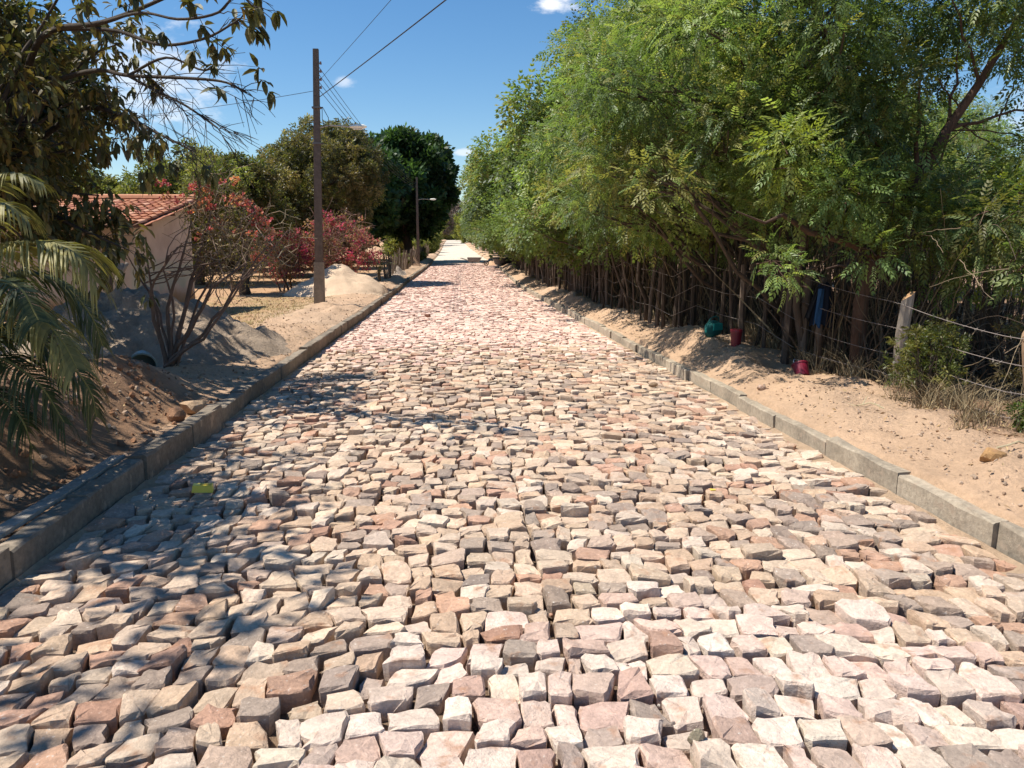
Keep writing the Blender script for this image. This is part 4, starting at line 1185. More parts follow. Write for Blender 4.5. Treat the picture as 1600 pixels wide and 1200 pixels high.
def bou2():
    def make(seed, cx, cy, w, h, label, n):
        z = float(H(cx, cy)); rng = np.random.default_rng(seed)
        S = []
        for k in range(5):
            S.append(([(cx + rng.normal() * .15, cy + rng.normal() * .1, z - .1), (cx + rng.normal() * .3, cy + rng.normal() * .3, z + h * .35), (cx + rng.normal() * w * .4, cy + rng.normal() * .4, z + h * .7)], .04))
        cl = ell_clumps(rng, n, (cx, cy, z + h * .58), (w, w * .8, h * .40), .3, .5, .2)
        fl = ell_clumps(rng, int(n * 5), (cx, cy, z + h * .62), (w * 1.15, w * .9, h * .46), .1, .24, .45)
        bougain('bougainvillea', seed, (cx, cy, z), S, cl, fl, MAGF, label, 30, 60, .6,     .07, per=18, leafsize=.08, twcol=(.24, .14, .11))
    make(511, -4.35, 31.3, 1.5, 2.75, 'magenta flowering bougainvillea behind the cream sand pile, right of the pole', 26)
    make(512, -6.1, 30.6, 1.2, 2.1, 'smaller magenta bougainvillea left of the pole, beside the thick dark trunk', 18)


bou2()


def bush(name, loc, rx, rz_, cols, label, seed, n=14, per=110, size=.12, cat='shrub', tpl=None, tw=3):
    rng = np.random.default_rng(seed); root = thing(name, (*loc, H(*loc)), label, cat)
    cl = ell_clumps(rng, n, (0, 0, rz_ * .9), (rx, rx, rz_ * .8), rx * .25, rx * .4, .2)
    tm = MB()
    for c in cl: tm.tube(bez((rng.normal() * .03, rng.normal() * .03, -.05), c[:3], .03, 5, .03, rng), [.012, .01, .008, .006, .004], 4, BARK, cap=False)
    tm.build('stems', M['bark'], root)
    cm = MB(); cloud(cm, cl, per, tpl or SPR, size, cols, rng, shell=.2); cm.build('foliage', M['leaf'], root)
    return root


bush('green_shrub', (4.28, 6.85), .33, .42, [(.11, .13, .035), (.16, .15, .045), (.08, .10, .03)], 'yellowish green shrub climbing the foot of the weathered fence post', 601, 30, 22, .075, tw=4)
bush('green_shrub', (4.35, 5.7), .16, .14, [(.12, .17, .04), (.09, .14, .03)], 'small bright green weed below the wires near the right edge', 602, 8, 26, .07)
bush('green_shrub', (5.8, 7.2), .55, .5, [(.12, .10, .05), (.15, .12, .06), (.08, .09, .04)], 'brownish bush behind the barbed wire between the two posts', 603, 14, 26, .09)
for k, (x, y, s, lab) in enumerate([(-3.35, 52, .5, 'yellow green hedge bush behind the stake fence, nearest the palm-like plant'), (-3.4, 57, .55, 'yellow green hedge bush by the second utility pole'), (-3.0, 68, .6, 'yellow green hedge bush past the second utility pole'), (-3.1, 76, .7, 'yellow green hedge bush farthest along the left verge')]):
    bush('hedge_bush', (x, y), s, s * .9, YGRN, lab, 610 + k, 12, 60, .22, 'bush')


def spiky(loc, label):
    rng = np.random.default_rng(620); root = thing('young_palm', (*loc, H(*loc)), label, 'palm')
    for k in range(14):
        a = k * 2.4; up = rng.uniform(.5, 1.3); mb = MB()
        d = np.array([math.cos(a), math.sin(a), 0]); pts = [np.array([0, 0, .2 + t * up * 1.5]) + d * (t ** 1.6) * .8 - np.array([0, 0, .5 * t * t * t]) for t in np.linspace(0, 1, 8)]
        mb.tube(pts, np.linspace(.015, .004, 8), 4, (.12, .14, .05))
        for j in range(1, 8):
            for sd in (-1, 1):
                s = np.cross(d, [0, 0, 1]) * sd; p = np.array(pts[j])
                e = p + s * .25 + d * .18 - np.array([0, 0, .08]); w = d * .02
                mb.add([p - w, p + w, e], [[0, 1, 2]], (.10, .12, .045))
        mb.build('frond', M['leaf'], root)
    t = MB(); t.tube([[0, 0, -.1], [0, 0, .5]], [.08, .06], 7, (.14, .11, .07)); t.build('trunk', M['bark'], root)


spiky((-3.25, 36.0), 'small spiky palm beside the magenta bougainvillea, where the stake fence starts')

# ------------------------------------------------------------------ fences
def stake_fence(name, pts_y, xf, label, h0, h1, step, seed, r0=.03, r1=.05, cols=((.11, .08, .06), (.075, .055, .04), (.17, .13, .10)), wires=(), wire_y=None, maxn=290):
    rng = np.random.default_rng(seed)
    y0, y1 = pts_y; root = thing(name, (xf(y0), y0, H(xf(y0), y0)), label, 'fence')
    o0 = np.array(root.location)
    y = y0; n = 0
    while y < y1 and n < maxn:
        x = xf(y) + rng.normal() * .04; z = float(H(x, y)); h = rng.uniform(h0, h1) * rng.choice([1, 1, .8, 1.12]); r = rng.uniform(r0, r1) * rng.choice([.7, 1, 1, 1.35])
        lean = rng.normal(size=2) * .085
        p = np.array([[0, 0, -.15], [lean[0] * .3 + rng.normal() * .012, lean[1] * .3, h * .35], [lean[0] * .7, lean[1] * .7 + rng.normal() * .012, h * .7], [lean[0], lean[1], h]])
        mb = MB(); mb.tube(p, [r * 1.05, r, r * .95, r * .8], 6, np.array(cols[rng.integers(0, len(cols))]) * rng.uniform(.8, 1.2))
        mb.build('stake', M['wood'], root, loc=tuple(np.array([x, y, z]) - o0))
        y += step(y) * rng.uniform(.6, 1.4); n += 1
    for hz in wires:
        ys = np.arange(wire_y[0], wire_y[1], 1.1); w = []
        for k, yy in enumerate(ys):
            xx = xf(yy) - .05; w.append([xx, yy, float(H(xx, yy)) + hz + (.03 if k % 2 else 0) + rng.normal() * .01])
        mb = MB(); mb.tube(np.array(w) - o0, .0035, 4, (.20, .17, .15)); mb.build('wire', M['metal'], root)
    return root


stake_fence('stake_fence', (9.4, 62), lambda y: 4.0 - .35 * float(sstep(9, 16, y)) + .15 * float(sstep(30, 50, y)) + float(xoff(y)), 'long fence of rough brown stakes and wires under the right-hand trees', 1.0, 1.35, lambda y: .50 if y < 18 else (.40 if y < 30 else .3), 701, .018, .036, wires=(.3, .62, .95), wire_y=(9, 40))
stake_fence('stake_fence', (37.5, 92), lambda y: -3.15 + float(xoff(y)) * .9, 'fence of close-set grey stakes along the far left verge', .8, 1.2, lambda y: .24, 702, .02, .04, cols=((.17, .13, .10), (.11, .08, .06), (.22, .17, .13)))
stake_fence('yard_fence', (30.5, 31.0), lambda y: -8.2, 'short rustic fence stub under the trees behind the yard', .6, .8, lambda y: .3, 703)


def post_fence():
    rng = np.random.default_rng(711)
    b0 = np.array([4.42, 7.6, float(H(4.42, 7.6))])
    root = thing('barbed_wire_fence', b0, 'barbed wire fence on weathered posts at the right edge of the photo', 'fence')
    def post(pb, pt, w, col, topcol=None):
        mb = MB(); pb, pt = np.array(pb), np.array(pt)
        n = 7; P = [pb + (pt - pb) * t + np.array([.008 * math.sin(7 * t), 0, 0]) for t in np.linspace(0, 1, n)]
        # squared, split post: 8-sided with uneven radii
        ang = [.3, .9, 1.7, 2.5, 3.3, 4.1, 4.9, 5.7]; rr_ = [1.1, .85, 1.05, .9, 1.1, .85, 1.0, .9]
        V = []
        for k, p in enumerate(P):
            for a, q in zip(ang, rr_):
                top = 0 if k < n - 1 else (.05 * math.cos(a) + rng.normal() * .008)
                V.append(p + np.array([math.cos(a) * w * q, math.sin(a) * w * q * .8, top]) + rng.normal(size=3) * .002)
        F = [[i * 8 + j, i * 8 + (j + 1) % 8, (i + 1) * 8 + (j + 1) % 8, (i + 1) * 8 + j] for i in range(n - 1) for j in range(8)]
        V.append(P[-1] + [0, 0, -.01]); mb.add(np.array(V) - b0, F, col)
        mb.f.append(np.array([[(n - 1) * 8 + j, (n - 1) * 8 + (j + 1) % 8, n * 8] for j in range(8)])); mb.c.append(np.tile(topcol or col, (8, 1)))
        return mb.build('post', M['wood'], root)
    tops = []
    pb = np.array([4.40, 7.6, float(H(4.4, 7.6)) - .2]); pt = at(1419, 462, 7.45)
    post(pb, pt, .065, (.36, .30, .235), (.42, .25, .12)); A = (pb, pt)
    pb2 = np.array([4.42, 5.62, float(H(4.4, 5.6)) - .2]); pt2 = at(1606, 515, 5.75)
    post(pb2, pt2, .05, (.26, .17, .10)); Bp = (pb2, pt2)
    pb3 = np.array([4.75, 3.4, float(H(4.7, 3.4)) - .2]); pt3 = pb3 + [.03, 0, 1.4]; post(pb3, pt3, .055, (.28, .22, .16)); Cp = (pb3, pt3)
    pb0 = np.array([4.15, 9.2, float(H(4.15, 9.2)) - .2]); pt0 = pb0 + [.02, 0, 1.35]; post(pb0, pt0, .045, (.14, .11, .085)); Dp = (pb0, pt0)
    for fr in (.93, .72, .50, .30):
        pts = []
        for (p, q) in ((Dp, A), (A, Bp), (Bp, Cp)):
            s = p[0] + (p[1] - p[0]) * fr; e = q[0] + (q[1] - q[0]) * (fr + .01 * rng.normal())
            pts += list(bez(s, e, -.015, 10, 0)[:-1])
        pts.append(e); pts = np.array(pts) - b0 - np.array([.06, 0, 0])
        mb = MB(); mb.tube(pts, .0028, 4, (.24, .20, .18))
        for k in range(60):     # barbs
            j = rng.uniform(0, len(pts) - 1.01); i = int(j); p = pts[i] + (pts[i + 1] - pts[i]) * (j - i); d = rdir(1, rng)[0] * .016
            mb.tube([p - d, p + d], .0016, 3, (.24, .20, .18), cap=False)
        mb.build('wire', M['metal'], root)


post_fence()

# ------------------------------------------------------------------ undergrowth on the right
def undergrowth():
    rng = np.random.default_rng(801); mb = MB()
    for k in range(1500):
        y = 5.2 + rng.random() ** 1.4 * 34; x = 4.15 - .35 * float(sstep(9, 16, y)) + abs(rng.normal()) * 1.2 + float(xoff(y))
        if y < 7.8: y += 3.5
        z = float(H(x, y)); h = rng.uniform(.5, 2.0); d = rng.normal(size=2) * .28
        c = np.array([(.15, .11, .07), (.09, .065, .045), (.22, .17, .10), (.07, .05, .035)][rng.integers(0, 4)])
        mb.tube(bez((x, y, z), (x + d[0] * h, y + d[1] * h, z + h), rng.uniform(-.05, .05), 5, .04, rng), np.linspace(rng.uniform(.006, .016), .003, 5), 3, c, cap=False)
    for k in range(1400):
        y = 8 + rng.random() ** 1.2 * 50; x = 5.2 + rng.random() * 3.0 + float(xoff(y)); z = float(H(x, y)); h = rng.uniform(.6, 2.2)
        mb.tube([(x, y, z), (x + rng.normal() * .2, y + rng.normal() * .2, z + h)], [rng.uniform(.012, .04), .01], 4, (.07, .055, .04), cap=False)
    # arching vines
    for k in range(560):
        y = rng.uniform(4.6, 10.5); x = 4.55 + rng.random() ** 1.0 * 2.6
        if y < 7.6 and rng.random() < .6: y += 3; z = float(H(x, y)) + rng.uniform(0, 1.7)
        e = np.array([x, y, z]) + rng.normal(size=3) * np.array([.7, .6, .45])
        e[0] = max(e[0], 4.5); e[2] = max(e[2], .15)
        c = np.array([(.20, .145, .095), (.13, .09, .06), (.27, .205, .13)][rng.integers(0, 3)])
        mb.tube(bez((x, y, z), e, rng.uniform(-.2, .35), 10, .008, rng), np.linspace(.0038, .002, 10), 3, c, cap=False)
    mb.build('undergrowth_stems', M['twig'], kind='stuff')
    g = MB()
    def blades(n, fx, fy, h, cols, w=.004, lean=.5):
        y = fy(n); x = fx(n, y); z = H(x, y)
        hh = h * rng.uniform(.4, 1.3, n); d = rng.normal(size=(n, 2)) * lean
        wv = rng.normal(size=(n, 2)); wv /= np.linalg.norm(wv, axis=1)[:, None]; wv *= w
        b = np.stack([x, y, z], -1)
        def P(t, sgn):
            q = b.copy(); q[:, 0] += d[:, 0] * hh * t ** 1.7 + sgn * wv[:, 0] * (1 - t * .8); q[:, 1] += d[:, 1] * hh * t ** 1.7 + sgn * wv[:, 1] * (1 - t * .8); q[:, 2] += hh * t * (1 - .2 * t); return q
        V = np.stack([P(0, -1), P(0, 1), P(.5, 1), P(.5, -1), P(1, .0)], 1).reshape(-1, 3)
        k = np.arange(n)[:, None] * 5
        c = np.array(cols)[rng.integers(0, len(cols), n)] * rng.uniform(.8, 1.2, n)[:, None]
        n0 = g.n; g.add(V, k + np.array([[0, 1, 2, 3]]), c); g.f.append(k + np.array([[3, 2, 4]]) + n0); g.c.append(c)
    straw = [(.30, .22, .12), (.22, .16, .09), (.38, .30, .18), (.14, .11, .06)]
    cx_ = rng.uniform(4.5, 30, 90); cxx = rng.normal(size=90) * .16
    blades(1500, lambda n, y: 4.12 - .38 * sstep(9, 16, y) + np.abs(rng.normal(size=n)) * .25 + xoff(y), lambda n: 5 + rng.random(n) ** 1.3 * 30, .28, straw)
    k = rng.integers(0, 60, 2600); ty = rng.uniform(4.6, 12, 60); tx = 4.0 + np.abs(rng.normal(size=60)) * .5
    blades(2600, lambda n, y: tx[k] + rng.normal(size=n) * .05, lambda n: ty[k] + rng.normal(size=n) * .05, .34, straw, .003, .6)
    blades(700, lambda n, y: 4.7 + rng.random(n) * 3, lambda n: 4.6 + rng.random(n) * 6, .3, straw)
    # yard straw on the left
    blades(5000, lambda n, y: -3.9 - np.abs(rng.normal(size=n)) * 1.6, lambda n: 14.5 + rng.random(n) * 12, .07, [(.40, .30, .14), (.30, .26, .11), (.46, .36, .2)], .006, .8)
    g.build('dry_grass', M['twig'], kind='stuff')
    # leaf litter
    lt = MB(); n = 9000
    y = 4.5 + rng.random(n) ** 1.4 * 30; x = 3.95 - .25 * sstep(9, 16, y) + np.abs(rng.normal(size=n)) * 1.4 + xoff(y); 
    n2 = 1800; y2 = 2.5 + rng.random(n2) * 14; x2 = -2.5 - rng.random(n2) * 2.2; x = np.append(x, x2); y = np.append(y, y2); n += n2
    n3 = 700; y3 = 3 + rng.random(n3) * 16; x3 = 3.05 + rng.random(n3) * .9; x = np.append(x, x3); y = np.append(y, y3); n += n3
    d = rng.normal(size=(n, 3)); d[:, 2] *= .35
    c = np.array([(.22, .13, .07), (.34, .22, .11), (.14, .09, .05), (.42, .30, .16)])[rng.integers(0, 4, n)]
    T = (np.array([[0, 0, 0], [.5, .2, .06], [1, 0, 0], [.5, -.2, .06]]), np.array([[0, 1, 2, 3]]))
    lt.inst(T[0], T[1], np.stack([x, y, H(x, y) + .012], -1), frames(d, rng.normal(size=n) * .5), rng.uniform(.02, .06, n), c)
    lt.build('leaf_litter', M['twig'], kind='stuff')


undergrowth()


def tree_stems():
    """slim trunks of the saplings that stand in the fence line"""
    rng = np.random.default_rng(820)
    k = 0
    for (px, y) in [(1112, 12.2), (1142, 11.4), (1160, 10.8), (1182, 10.4), (1232, 9.9), (1250, 9.2), (1065, 13.2), (1010, 15.0), (965, 17), (925, 20), (1085, 12.6), (1200, 10.6), (985, 16.2), (940, 18.6)]:
        b = at(px, 500, y); b[2] = float(H(b[0], b[1])); r = rng.uniform(.028, .055)
        mb = MB(); e = np.array([rng.normal() * .35 + .15, rng.normal() * .3, rng.uniform(1.9, 2.6)])
        root = thing('sapling', b, 'slim dark tree stem standing in shade along the right-hand stake fence', 'tree', 'slim tree stems in the right-hand fence line')
        mb.tube(bez((0, 0, -.1), e, .0, 7, .02, rng), np.linspace(r, r * .5, 7), 7, np.array(BARK) * rng.uniform(.6, 1.1))
        for _ in range(3):
            s = e * rng.uniform(.4, .9); mb.tube(bez(s, s + rng.normal(size=3) * .4 + [0, 0, .3], .05, 5, .04, rng), np.linspace(.014, .004, 5), 4, BARK, cap=False)
        mb.build('trunk', M['bark'], root, smooth=True)
        cm = MB(); cl = np.array([[*(e + rng.normal(size=3) * [.35, .35, .3]), rng.uniform(.22, .36)] for _ in range(3)])
        cloud(cm, cl, 32, F9, .26, NEEM, rng, shell=.2); cm.build('crown', M['leaf'], root)


tree_stems()

# ------------------------------------------------------------------ house
def house():
    zf = float(H(-7, 18.4)) - .02
    x1, x0 = -6.98, -13.2; y0, y1, y2 = 18.4, 21.9, 22.35; zk = 2.5
    ze, zr = 2.05, 2.66
    root = thing('house', ((x0 + x1) / 2, y0, zf), 'small pale plastered house with a red clay tile roof', 'house')
    o = np.array(root.location)
    wall = (.52, .42, .36); th = .16
    def quadwall(name, pts, nrm, lab=None):
        pts = np.array(pts, float); n = np.array(nrm, float) * th
        mb = MB(); k = len(pts)
        V = np.concatenate([pts, pts - n]); F = []
        mb.v.append(V - o); mb.n += len(V)
        mb.f.append(np.array([list(range(k))])); mb.c.append(np.array([wall]))
        mb.f.append(np.array([list(range(2 * k - 1, k - 1, -1))])); mb.c.append(np.array([wall]))
        for i in range(k): mb.f.append(np.array([[i, i + k, (i + 1) % k + k, (i + 1) % k]])); mb.c.append(np.array([wall]))
        return mb.build(name, M['wallpaint'], root)
    # house wall paint: plaster with dusty foot and a faded mint band on the road side
    m = bpy.data.materials.new('house_plaster'); m.use_nodes = True; N, L = m.node_tree.nodes, m.node_tree.links; p = N['Principled BSDF']; p.inputs['Roughness'].default_value = .92
    g = N.new('ShaderNodeNewGeometry'); sx = N.new('ShaderNodeSeparateXYZ'); L.new(g.outputs['Position'], sx.inputs[0])
    nz = N.new('ShaderNodeTexNoise'); nz.inputs['Scale'].default_value = 2.2; nz.inputs['Detail'].default_value = 7; L.new(g.outputs['Position'], nz.inputs['Vector'])
    def mth(op, a, b):
        q = N.new('ShaderNodeMath'); q.operation = op
        for i, v in enumerate((a, b)):
            if isinstance(v, (int, float)): q.inputs[i].default_value = v
            else: L.new(v, q.inputs[i])
        return q.outputs[0]
    zz = mth('ADD', sx.outputs['Z'], mth('MULTIPLY', mth('SUBTRACT', nz.outputs['Fac'], .5), .7))
    def ramp(v, a, b):
        r = N.new('ShaderNodeMapRange'); r.interpolation_type = 'SMOOTHSTEP'; L.new(v, r.inputs[0]); r.inputs[1].default_value = a; r.inputs[2].default_value = b; return r.outputs[0]
    def mixn(f, a, b):
        q = N.new('ShaderNodeMix'); q.data_type = 'RGBA'; L.new(f, q.inputs['Factor'])
        if isinstance(a, tuple): q.inputs[6].default_value = (*a, 1)
        else: L.new(a, q.inputs[6])
        q.inputs[7].default_value = (*b, 1); return q.outputs[2]
    base = mixn(ramp(nz.outputs['Fac'], .35, .7), (.60, .49, .42), (.50, .39, .33))
    mint = mth('MULTIPLY', ramp(sx.outputs['X'], -7.16, -7.0), mth('MULTIPLY', ramp(zz, .45, .6), ramp(zz, 1.25, 1.0)))
    base = mixn(mth('MULTIPLY', mint, .6), base, (.40, .47, .38))
    base = mixn(ramp(zz, .5, .15), base, (.42, .24, .12))
    base = mixn(mth('MULTIPLY', ramp(zz, .12, -.1), .8), base, (.13, .08, .05))
    L.new(base, p.inputs['Base Color']); M['wallpaint'] = m
    zb = zf - .2
    quadwall('wall', [(x0, y0, zb), (x1, y0, zb), (x1, y0, ze), (x0, y0, ze)], (0, -1, 0))
    quadwall('gable_wall', [(x1 + .003, y0 + .004, zb), (x1 + .003, y2, zb), (x1 + .003, y2, zk - .02), (x1 + .003, y1, zr - .04), (x1 + .003, y0 + .004, ze - .02)], (1, 0, 0))
    quadwall('wall', [(x1 - .01, y2 + .002, zb), (x0, y2 + .002, zb), (x0, y2 + .002, zk), (x1 - .01, y2 + .002, zk)], (0, 1, 0))
    quadwall('gable_wall', [(x0, y2, zb), (x0, y0, zb), (x0, y0, ze), (x0, y1, zr - .04), (x0, y2, zk)], (-1, 0, 0))
    # block vent
    v = MB(); cx, cz = -8.35, 1.42
    v.box((cx, y0 - .012, cz), (.95, .02, .34), (.015, .013, .012)); vo = MB()  # near-black panel on the wall face, painted as the shade inside the vent
    for i in range(7): vo.box((cx - .45 + i * .15, y0 - .035, cz), (.025, .035, .36), (.42, .38, .33))
    for i in range(4): vo.box((cx, y0 - .04, cz - .165 + i * .11), (.95, .03, .022), (.42, .38, .33))
    for mb_, nm in ((v, 'vent_shade_panel'), (vo, 'vent_grille')):
        mb_.v = [q - o for q in mb_.v]; mb_.build(nm, M['concrete'], root)
    # roof: deck plus separate tiles on the slope that faces the camera
    ov = .42; sl = (zr - ze) / (y1 - y0); xr0, xr1 = x0 - .3, x1 + .3
    rb = MB()
    ze2 = ze - ov * sl
    def slab(ya, za, yb, zb_):
        V = np.array([(xr0, ya, za), (xr1, ya, za), (xr1, yb, zb_), (xr0, yb, zb_)]); V2 = V - np.array([0, 0, .05])
        rb.add(np.concatenate([V, V2]) - o, [[0, 1, 2, 3], [7, 6, 5, 4], [0, 4, 5, 1], [1, 5, 6, 2], [3, 2, 6, 7], [0, 3, 7, 4]], (.16, .09, .06))
    slab(y0 - ov, ze2, y1, zr); slab(y1, zr - .001, y2 + .25, zk - .03)
    roof = rb.build('roof', M['wood'], root)
    slope = math.atan(sl); L0 = math.hypot(y1 - y0 + ov, zr - ze2)
    def tile_mesh(col):
        mb = MB(); n = 5; V = []
        for t in (0, 1):
            for k in range(n + 1):
                a = math.pi * k / n; r = .085 - .012 * t
                V.append((math.cos(a) * r, t * .44, math.sin(a) * r * .75 - .02 * t + .012))
        F = [[k, k + 1, n + 1 + k + 1, n + 1 + k] for k in range(n)]
        V2 = [(x * .86, y, z - .012) for (x, y, z) in V]; m0 = len(V)
        F += [[m0 + n + 1 + k, m0 + n + 2 + k, m0 + k + 1, m0 + k] for k in range(n)] + [[k + 1, k, m0 + k, m0 + k + 1] for k in range(n)]
        mb.add(V + V2, F, col); return mb.mesh('tile', M['tile'])
    tm = [tile_mesh(c) for c in ((.46, .19, .10), (.54, .25, .14), (.38, .15, .09), (.60, .33, .21), (.50, .22, .12))]
    rng = np.random.default_rng(77)
    cols = int((xr1 - xr0) / .2); rows = int(L0 / .38)
    cnt = 0
    rest = MB()
    for r in range(rows + 1):
        for c in range(cols + 1):
            x = xr1 - .06 - c * .2; d = r * .38
            if d > L0 - .2: continue
            y = y0 - ov + d * math.cos(slope); z = ze2 + d * math.sin(slope)
            loc = np.array([x + rng.normal() * .006, y, z + .035 + rng.normal() * .004]) - o
            if x > -12.2 and cnt < 298:
                t = link('tile', tm[rng.integers(0, 5)], roof, tuple(loc)); t.rotation_euler = (slope, 0, rng.normal() * .02); cnt += 1
            # channel tiles between the cover tiles
            rest.box(loc + np.array([.1, .2 * math.cos(slope), .2 * math.sin(slope) - .045]), (.13, .40, .018), (.40, .17, .10), rot=[[1, 0, 0], [0, math.cos(slope), -math.sin(slope)], [0, math.sin(slope), math.cos(slope)]])
            if x <= -12.2: rest.box(loc + np.array([0, .2, .02]), (.15, .42, .06), (.45, .2, .11))
    rest.build('channel_tiles', M['tile'], roof, kind='stuff')
    back = MB()
    for c in range(cols + 1):
        x = xr1 - .06 - c * .2
        back.tube(np.array([[x, y1, zr + .05], [x, y2 + .25, zk + .02]]) - o, .08, 6, (.45, .2, .11))
    back.build('back_slope_tiles', M['tile'], roof, kind='stuff')
    rd = MB(); rd.tube(np.array([[xr0, y1, zr + .09], [xr1, y1, zr + .09]]) - o, .1, 8, (.5, .23, .13)); rd.build('ridge', M['tile'], roof)
    # purlin ends below the verge
    for k, (yy, zz_) in enumerate(((y0 + .25, ze - .02), (y0 + 1.8, ze + .26), (y1, zr - .12))):
        b = MB(); b.box(np.array([x1 + .14, yy, zz_]) - o, (.36, .09, .12), (.10, .065, .045)); b.build('purlin', M['wood'], root)


house()
for (px, y, top, col, lab) in [(174, 15.2, 1.35, (.12, .095, .08), 'dark round post in front of the house wall, left one of two'), (192, 14.6, 1.30, (.34, .29, .24), 'pale peeling post in front of the house wall, right one of two')]:
    b = at(px, 500, y); z = float(H(b[0], b[1])); mb = MB()
    mb.tube([[0, 0, -.1], [.01, 0, .5], [0, 0, 1.0], [.03, 0, top]], [.085, .08, .075, .065], 9, col)
    mb.tube([[0, 0, top - .25], [.16, 0, top]], [.04, .03], 6, col)
    tag(mb.build('wooden_post', M['wood'], smooth=True, loc=(float(b[0]), y, z)), lab, 'post')

# ------------------------------------------------------------------ utility poles and wires
def pole(x, y, h, w0, w1, label, lean=(0, 0), arm_z=None, arm_l=1.3, detail=True):
    z = float(H(x, y)); root = thing('utility_pole', (x, y, z), label, 'utility pole')
    c = (.15, .115, .09)
    mb = MB()
    def sect(za, zb, ka=1.0):
        V = []; n = 9
        for k in range(n):
            t = za + (zb - za) * k / (n - 1); w = (w0 + (w1 - w0) * t / h) * ka; lx, ly = lean[0] * t, lean[1] * t
            # I-shaped concrete section
            a, b_ = w / 2, w / 2 * .75; f = w * .16; s = w * .12
            for (px_, py_) in [(-a, -b_), (a, -b_), (a, -b_ + f), (s * 1.6, -b_ + f * 1.4), (s * 1.6, b_ - f * 1.4), (a, b_ - f), (a, b_), (-a, b_), (-a, b_ - f), (-s * 1.6, b_ - f * 1.4), (-s * 1.6, -b_ + f * 1.4), (-a, -b_ + f)]:
                V.append((px_ + lx, py_ + ly, t))
        return V, [[i * 12 + j, i * 12 + (j + 1) % 12, (i + 1) * 12 + (j + 1) % 12, (i + 1) * 12 + j] for i in range(n - 1) for j in range(12)] + [], n
    V, F, n = sect(-.3, h); mb.add(V, F, c); mb.f.append(np.array([[(n - 1) * 12 + j for j in range(12)]])); mb.c.append(np.array([c]))
    mb.build('shaft', M['post_concrete'], root)
    if detail:
        cb = MB(); w = w0 * 1.14; hh = 1.12
        V = []
        for t, k in ((-.3, 1.08), (0, 1.06), (hh * .5, 1.02), (hh, .98)):
            for sx_, sy_ in ((-1, -1), (1, -1), (1, 1), (-1, 1)): V.append((sx_ * w / 2 * k + lean[0] * t, sy_ * w / 2 * k * .85 + lean[1] * t, t))
        cb.add(V, [[i * 4 + j, i * 4 + (j + 1) % 4, i * 4 + 4 + (j + 1) % 4, i * 4 + 4 + j] for i in range(3) for j in range(4)] + [[12, 13, 14, 15]], (.25, .21, .165)); cb.build('concrete_sleeve', M['post_concrete'], root)
        for zc in (h - .35, h - .55, h - .75, h - .95):
            ib = MB(); lx = lean[0] * zc; ib.tube([[lx + .05, -.02, zc], [lx + .13, -.02, zc]], .012, 5, (.2, .17, .15)); ib.tube([[lx + .12, -.02, zc - .03], [lx + .12, -.02, zc + .04]], [.03, .022], 8, (.30, .16, .11)); ib.build('insulator', M['plastic'], root)
        for zc in (h - 1.45, h - 2.35):
            bb = MB(); lx = lean[0] * zc; bb.box((lx, 0, zc), (w1 * 1.6, w1 * 1.4, .04), (.16, .15, .14)); bb.tube([[lx + .06, -.03, zc], [lx + .17, -.03, zc]], .02, 6, (.08, .08, .08)); bb.build('bracket', M['metal'], root)
        lp = MB(); lx = lean[0] * (h - 1.6)
        lp.tube([[lx + .15, -.03, h - 1.45], [lx + .14, -.03, h - 1.75], [lx + .2, -.03, h - 2.0], [lx + .3, -.03, h - 1.95], [lx + .3, -.03, h - 1.7], [lx + .18, -.03, h - 1.47]], .008, 4, (.03, .03, .03)); lp.build('cable_loop', M['cable'], root)
    if arm_z:
        a = MB(); lx = lean[0] * arm_z
        a.tube([[lx + .05, 0, arm_z - .02], [lx + .35 * arm_l, 0, arm_z + .04], [lx + .7 * arm_l, 0, arm_z + .03], [lx + arm_l, 0, arm_z + .0]], .02, 6, (.45, .42, .36)); a.build('lamp_arm', M['metal'], root)
        hd = MB(); x0_ = lx + arm_l - .05
        V = []; prof = [(0, .04, .03), (.09, .075, .055), (.22, .09, .065), (.36, .075, .055), (.44, .03, .02)]
        for (dx, wy, hz) in prof:
            for k in range(8): V.append((x0_ + dx, math.cos(k / 8 * 6.283) * wy, arm_z + .02 + math.sin(k / 8 * 6.283) * hz))
        hd.add(V, [[i * 8 + j, i * 8 + (j + 1) % 8, (i + 1) * 8 + (j + 1) % 8, (i + 1) * 8 + j] for i in range(4) for j in range(8)], (.85, .82, .70))
        hd.add(V[:8], [list(range(8))], (.5, .5, .45)); hd.add(V[-8:], [list(range(7, -1, -1))], (.5, .5, .45))
        hd.build('lamp_head', M['plastic'], root)
        ln = MB(); ln.box((x0_ + .2, 0, arm_z - .045), (.22, .09, .02), (.75, .74, .70)); ln.build('lamp_lens', M['plastic'], root)
    return root, z


pole(-3.62, 22.1, 6.55, .225, .14, 'tall concrete utility pole with a paler sleeve at its foot and a street lamp', (.026, 0), 4.62, .9)
pole(-2.55, 60.5, 6.3, .22, .14, 'second utility pole farther along the left verge, in front of the dark mango', (.0, 0), 4.7, 1.0, detail=False)
pole(-2.6, 108, 5.6, .22, .14, 'third utility pole, small and far along the left verge', (0, 0), 4.6, 1.3, detail=False)
pole(-2.9, 128, 5.4, .22, .14, 'farthest utility pole near the vanishing point', (0, 0), 4.6, 1.3, detail=False)


def wire(name, p0, p1, sag, r, label, n=30):
    p0, p1 = np.array(p0, float), np.array(p1, float); t = np.linspace(0, 1, n)[:, None]
    p = p0 + (p1 - p0) * t; p[:, 2] -= (sag * 4 * t * (1 - t))[:, 0]
    mb = MB(); mb.tube(p - p0, r, 5, (.035, .035, .04)); return tag(mb.build(name, M['cable'], loc=tuple(p0)), label, 'cable')


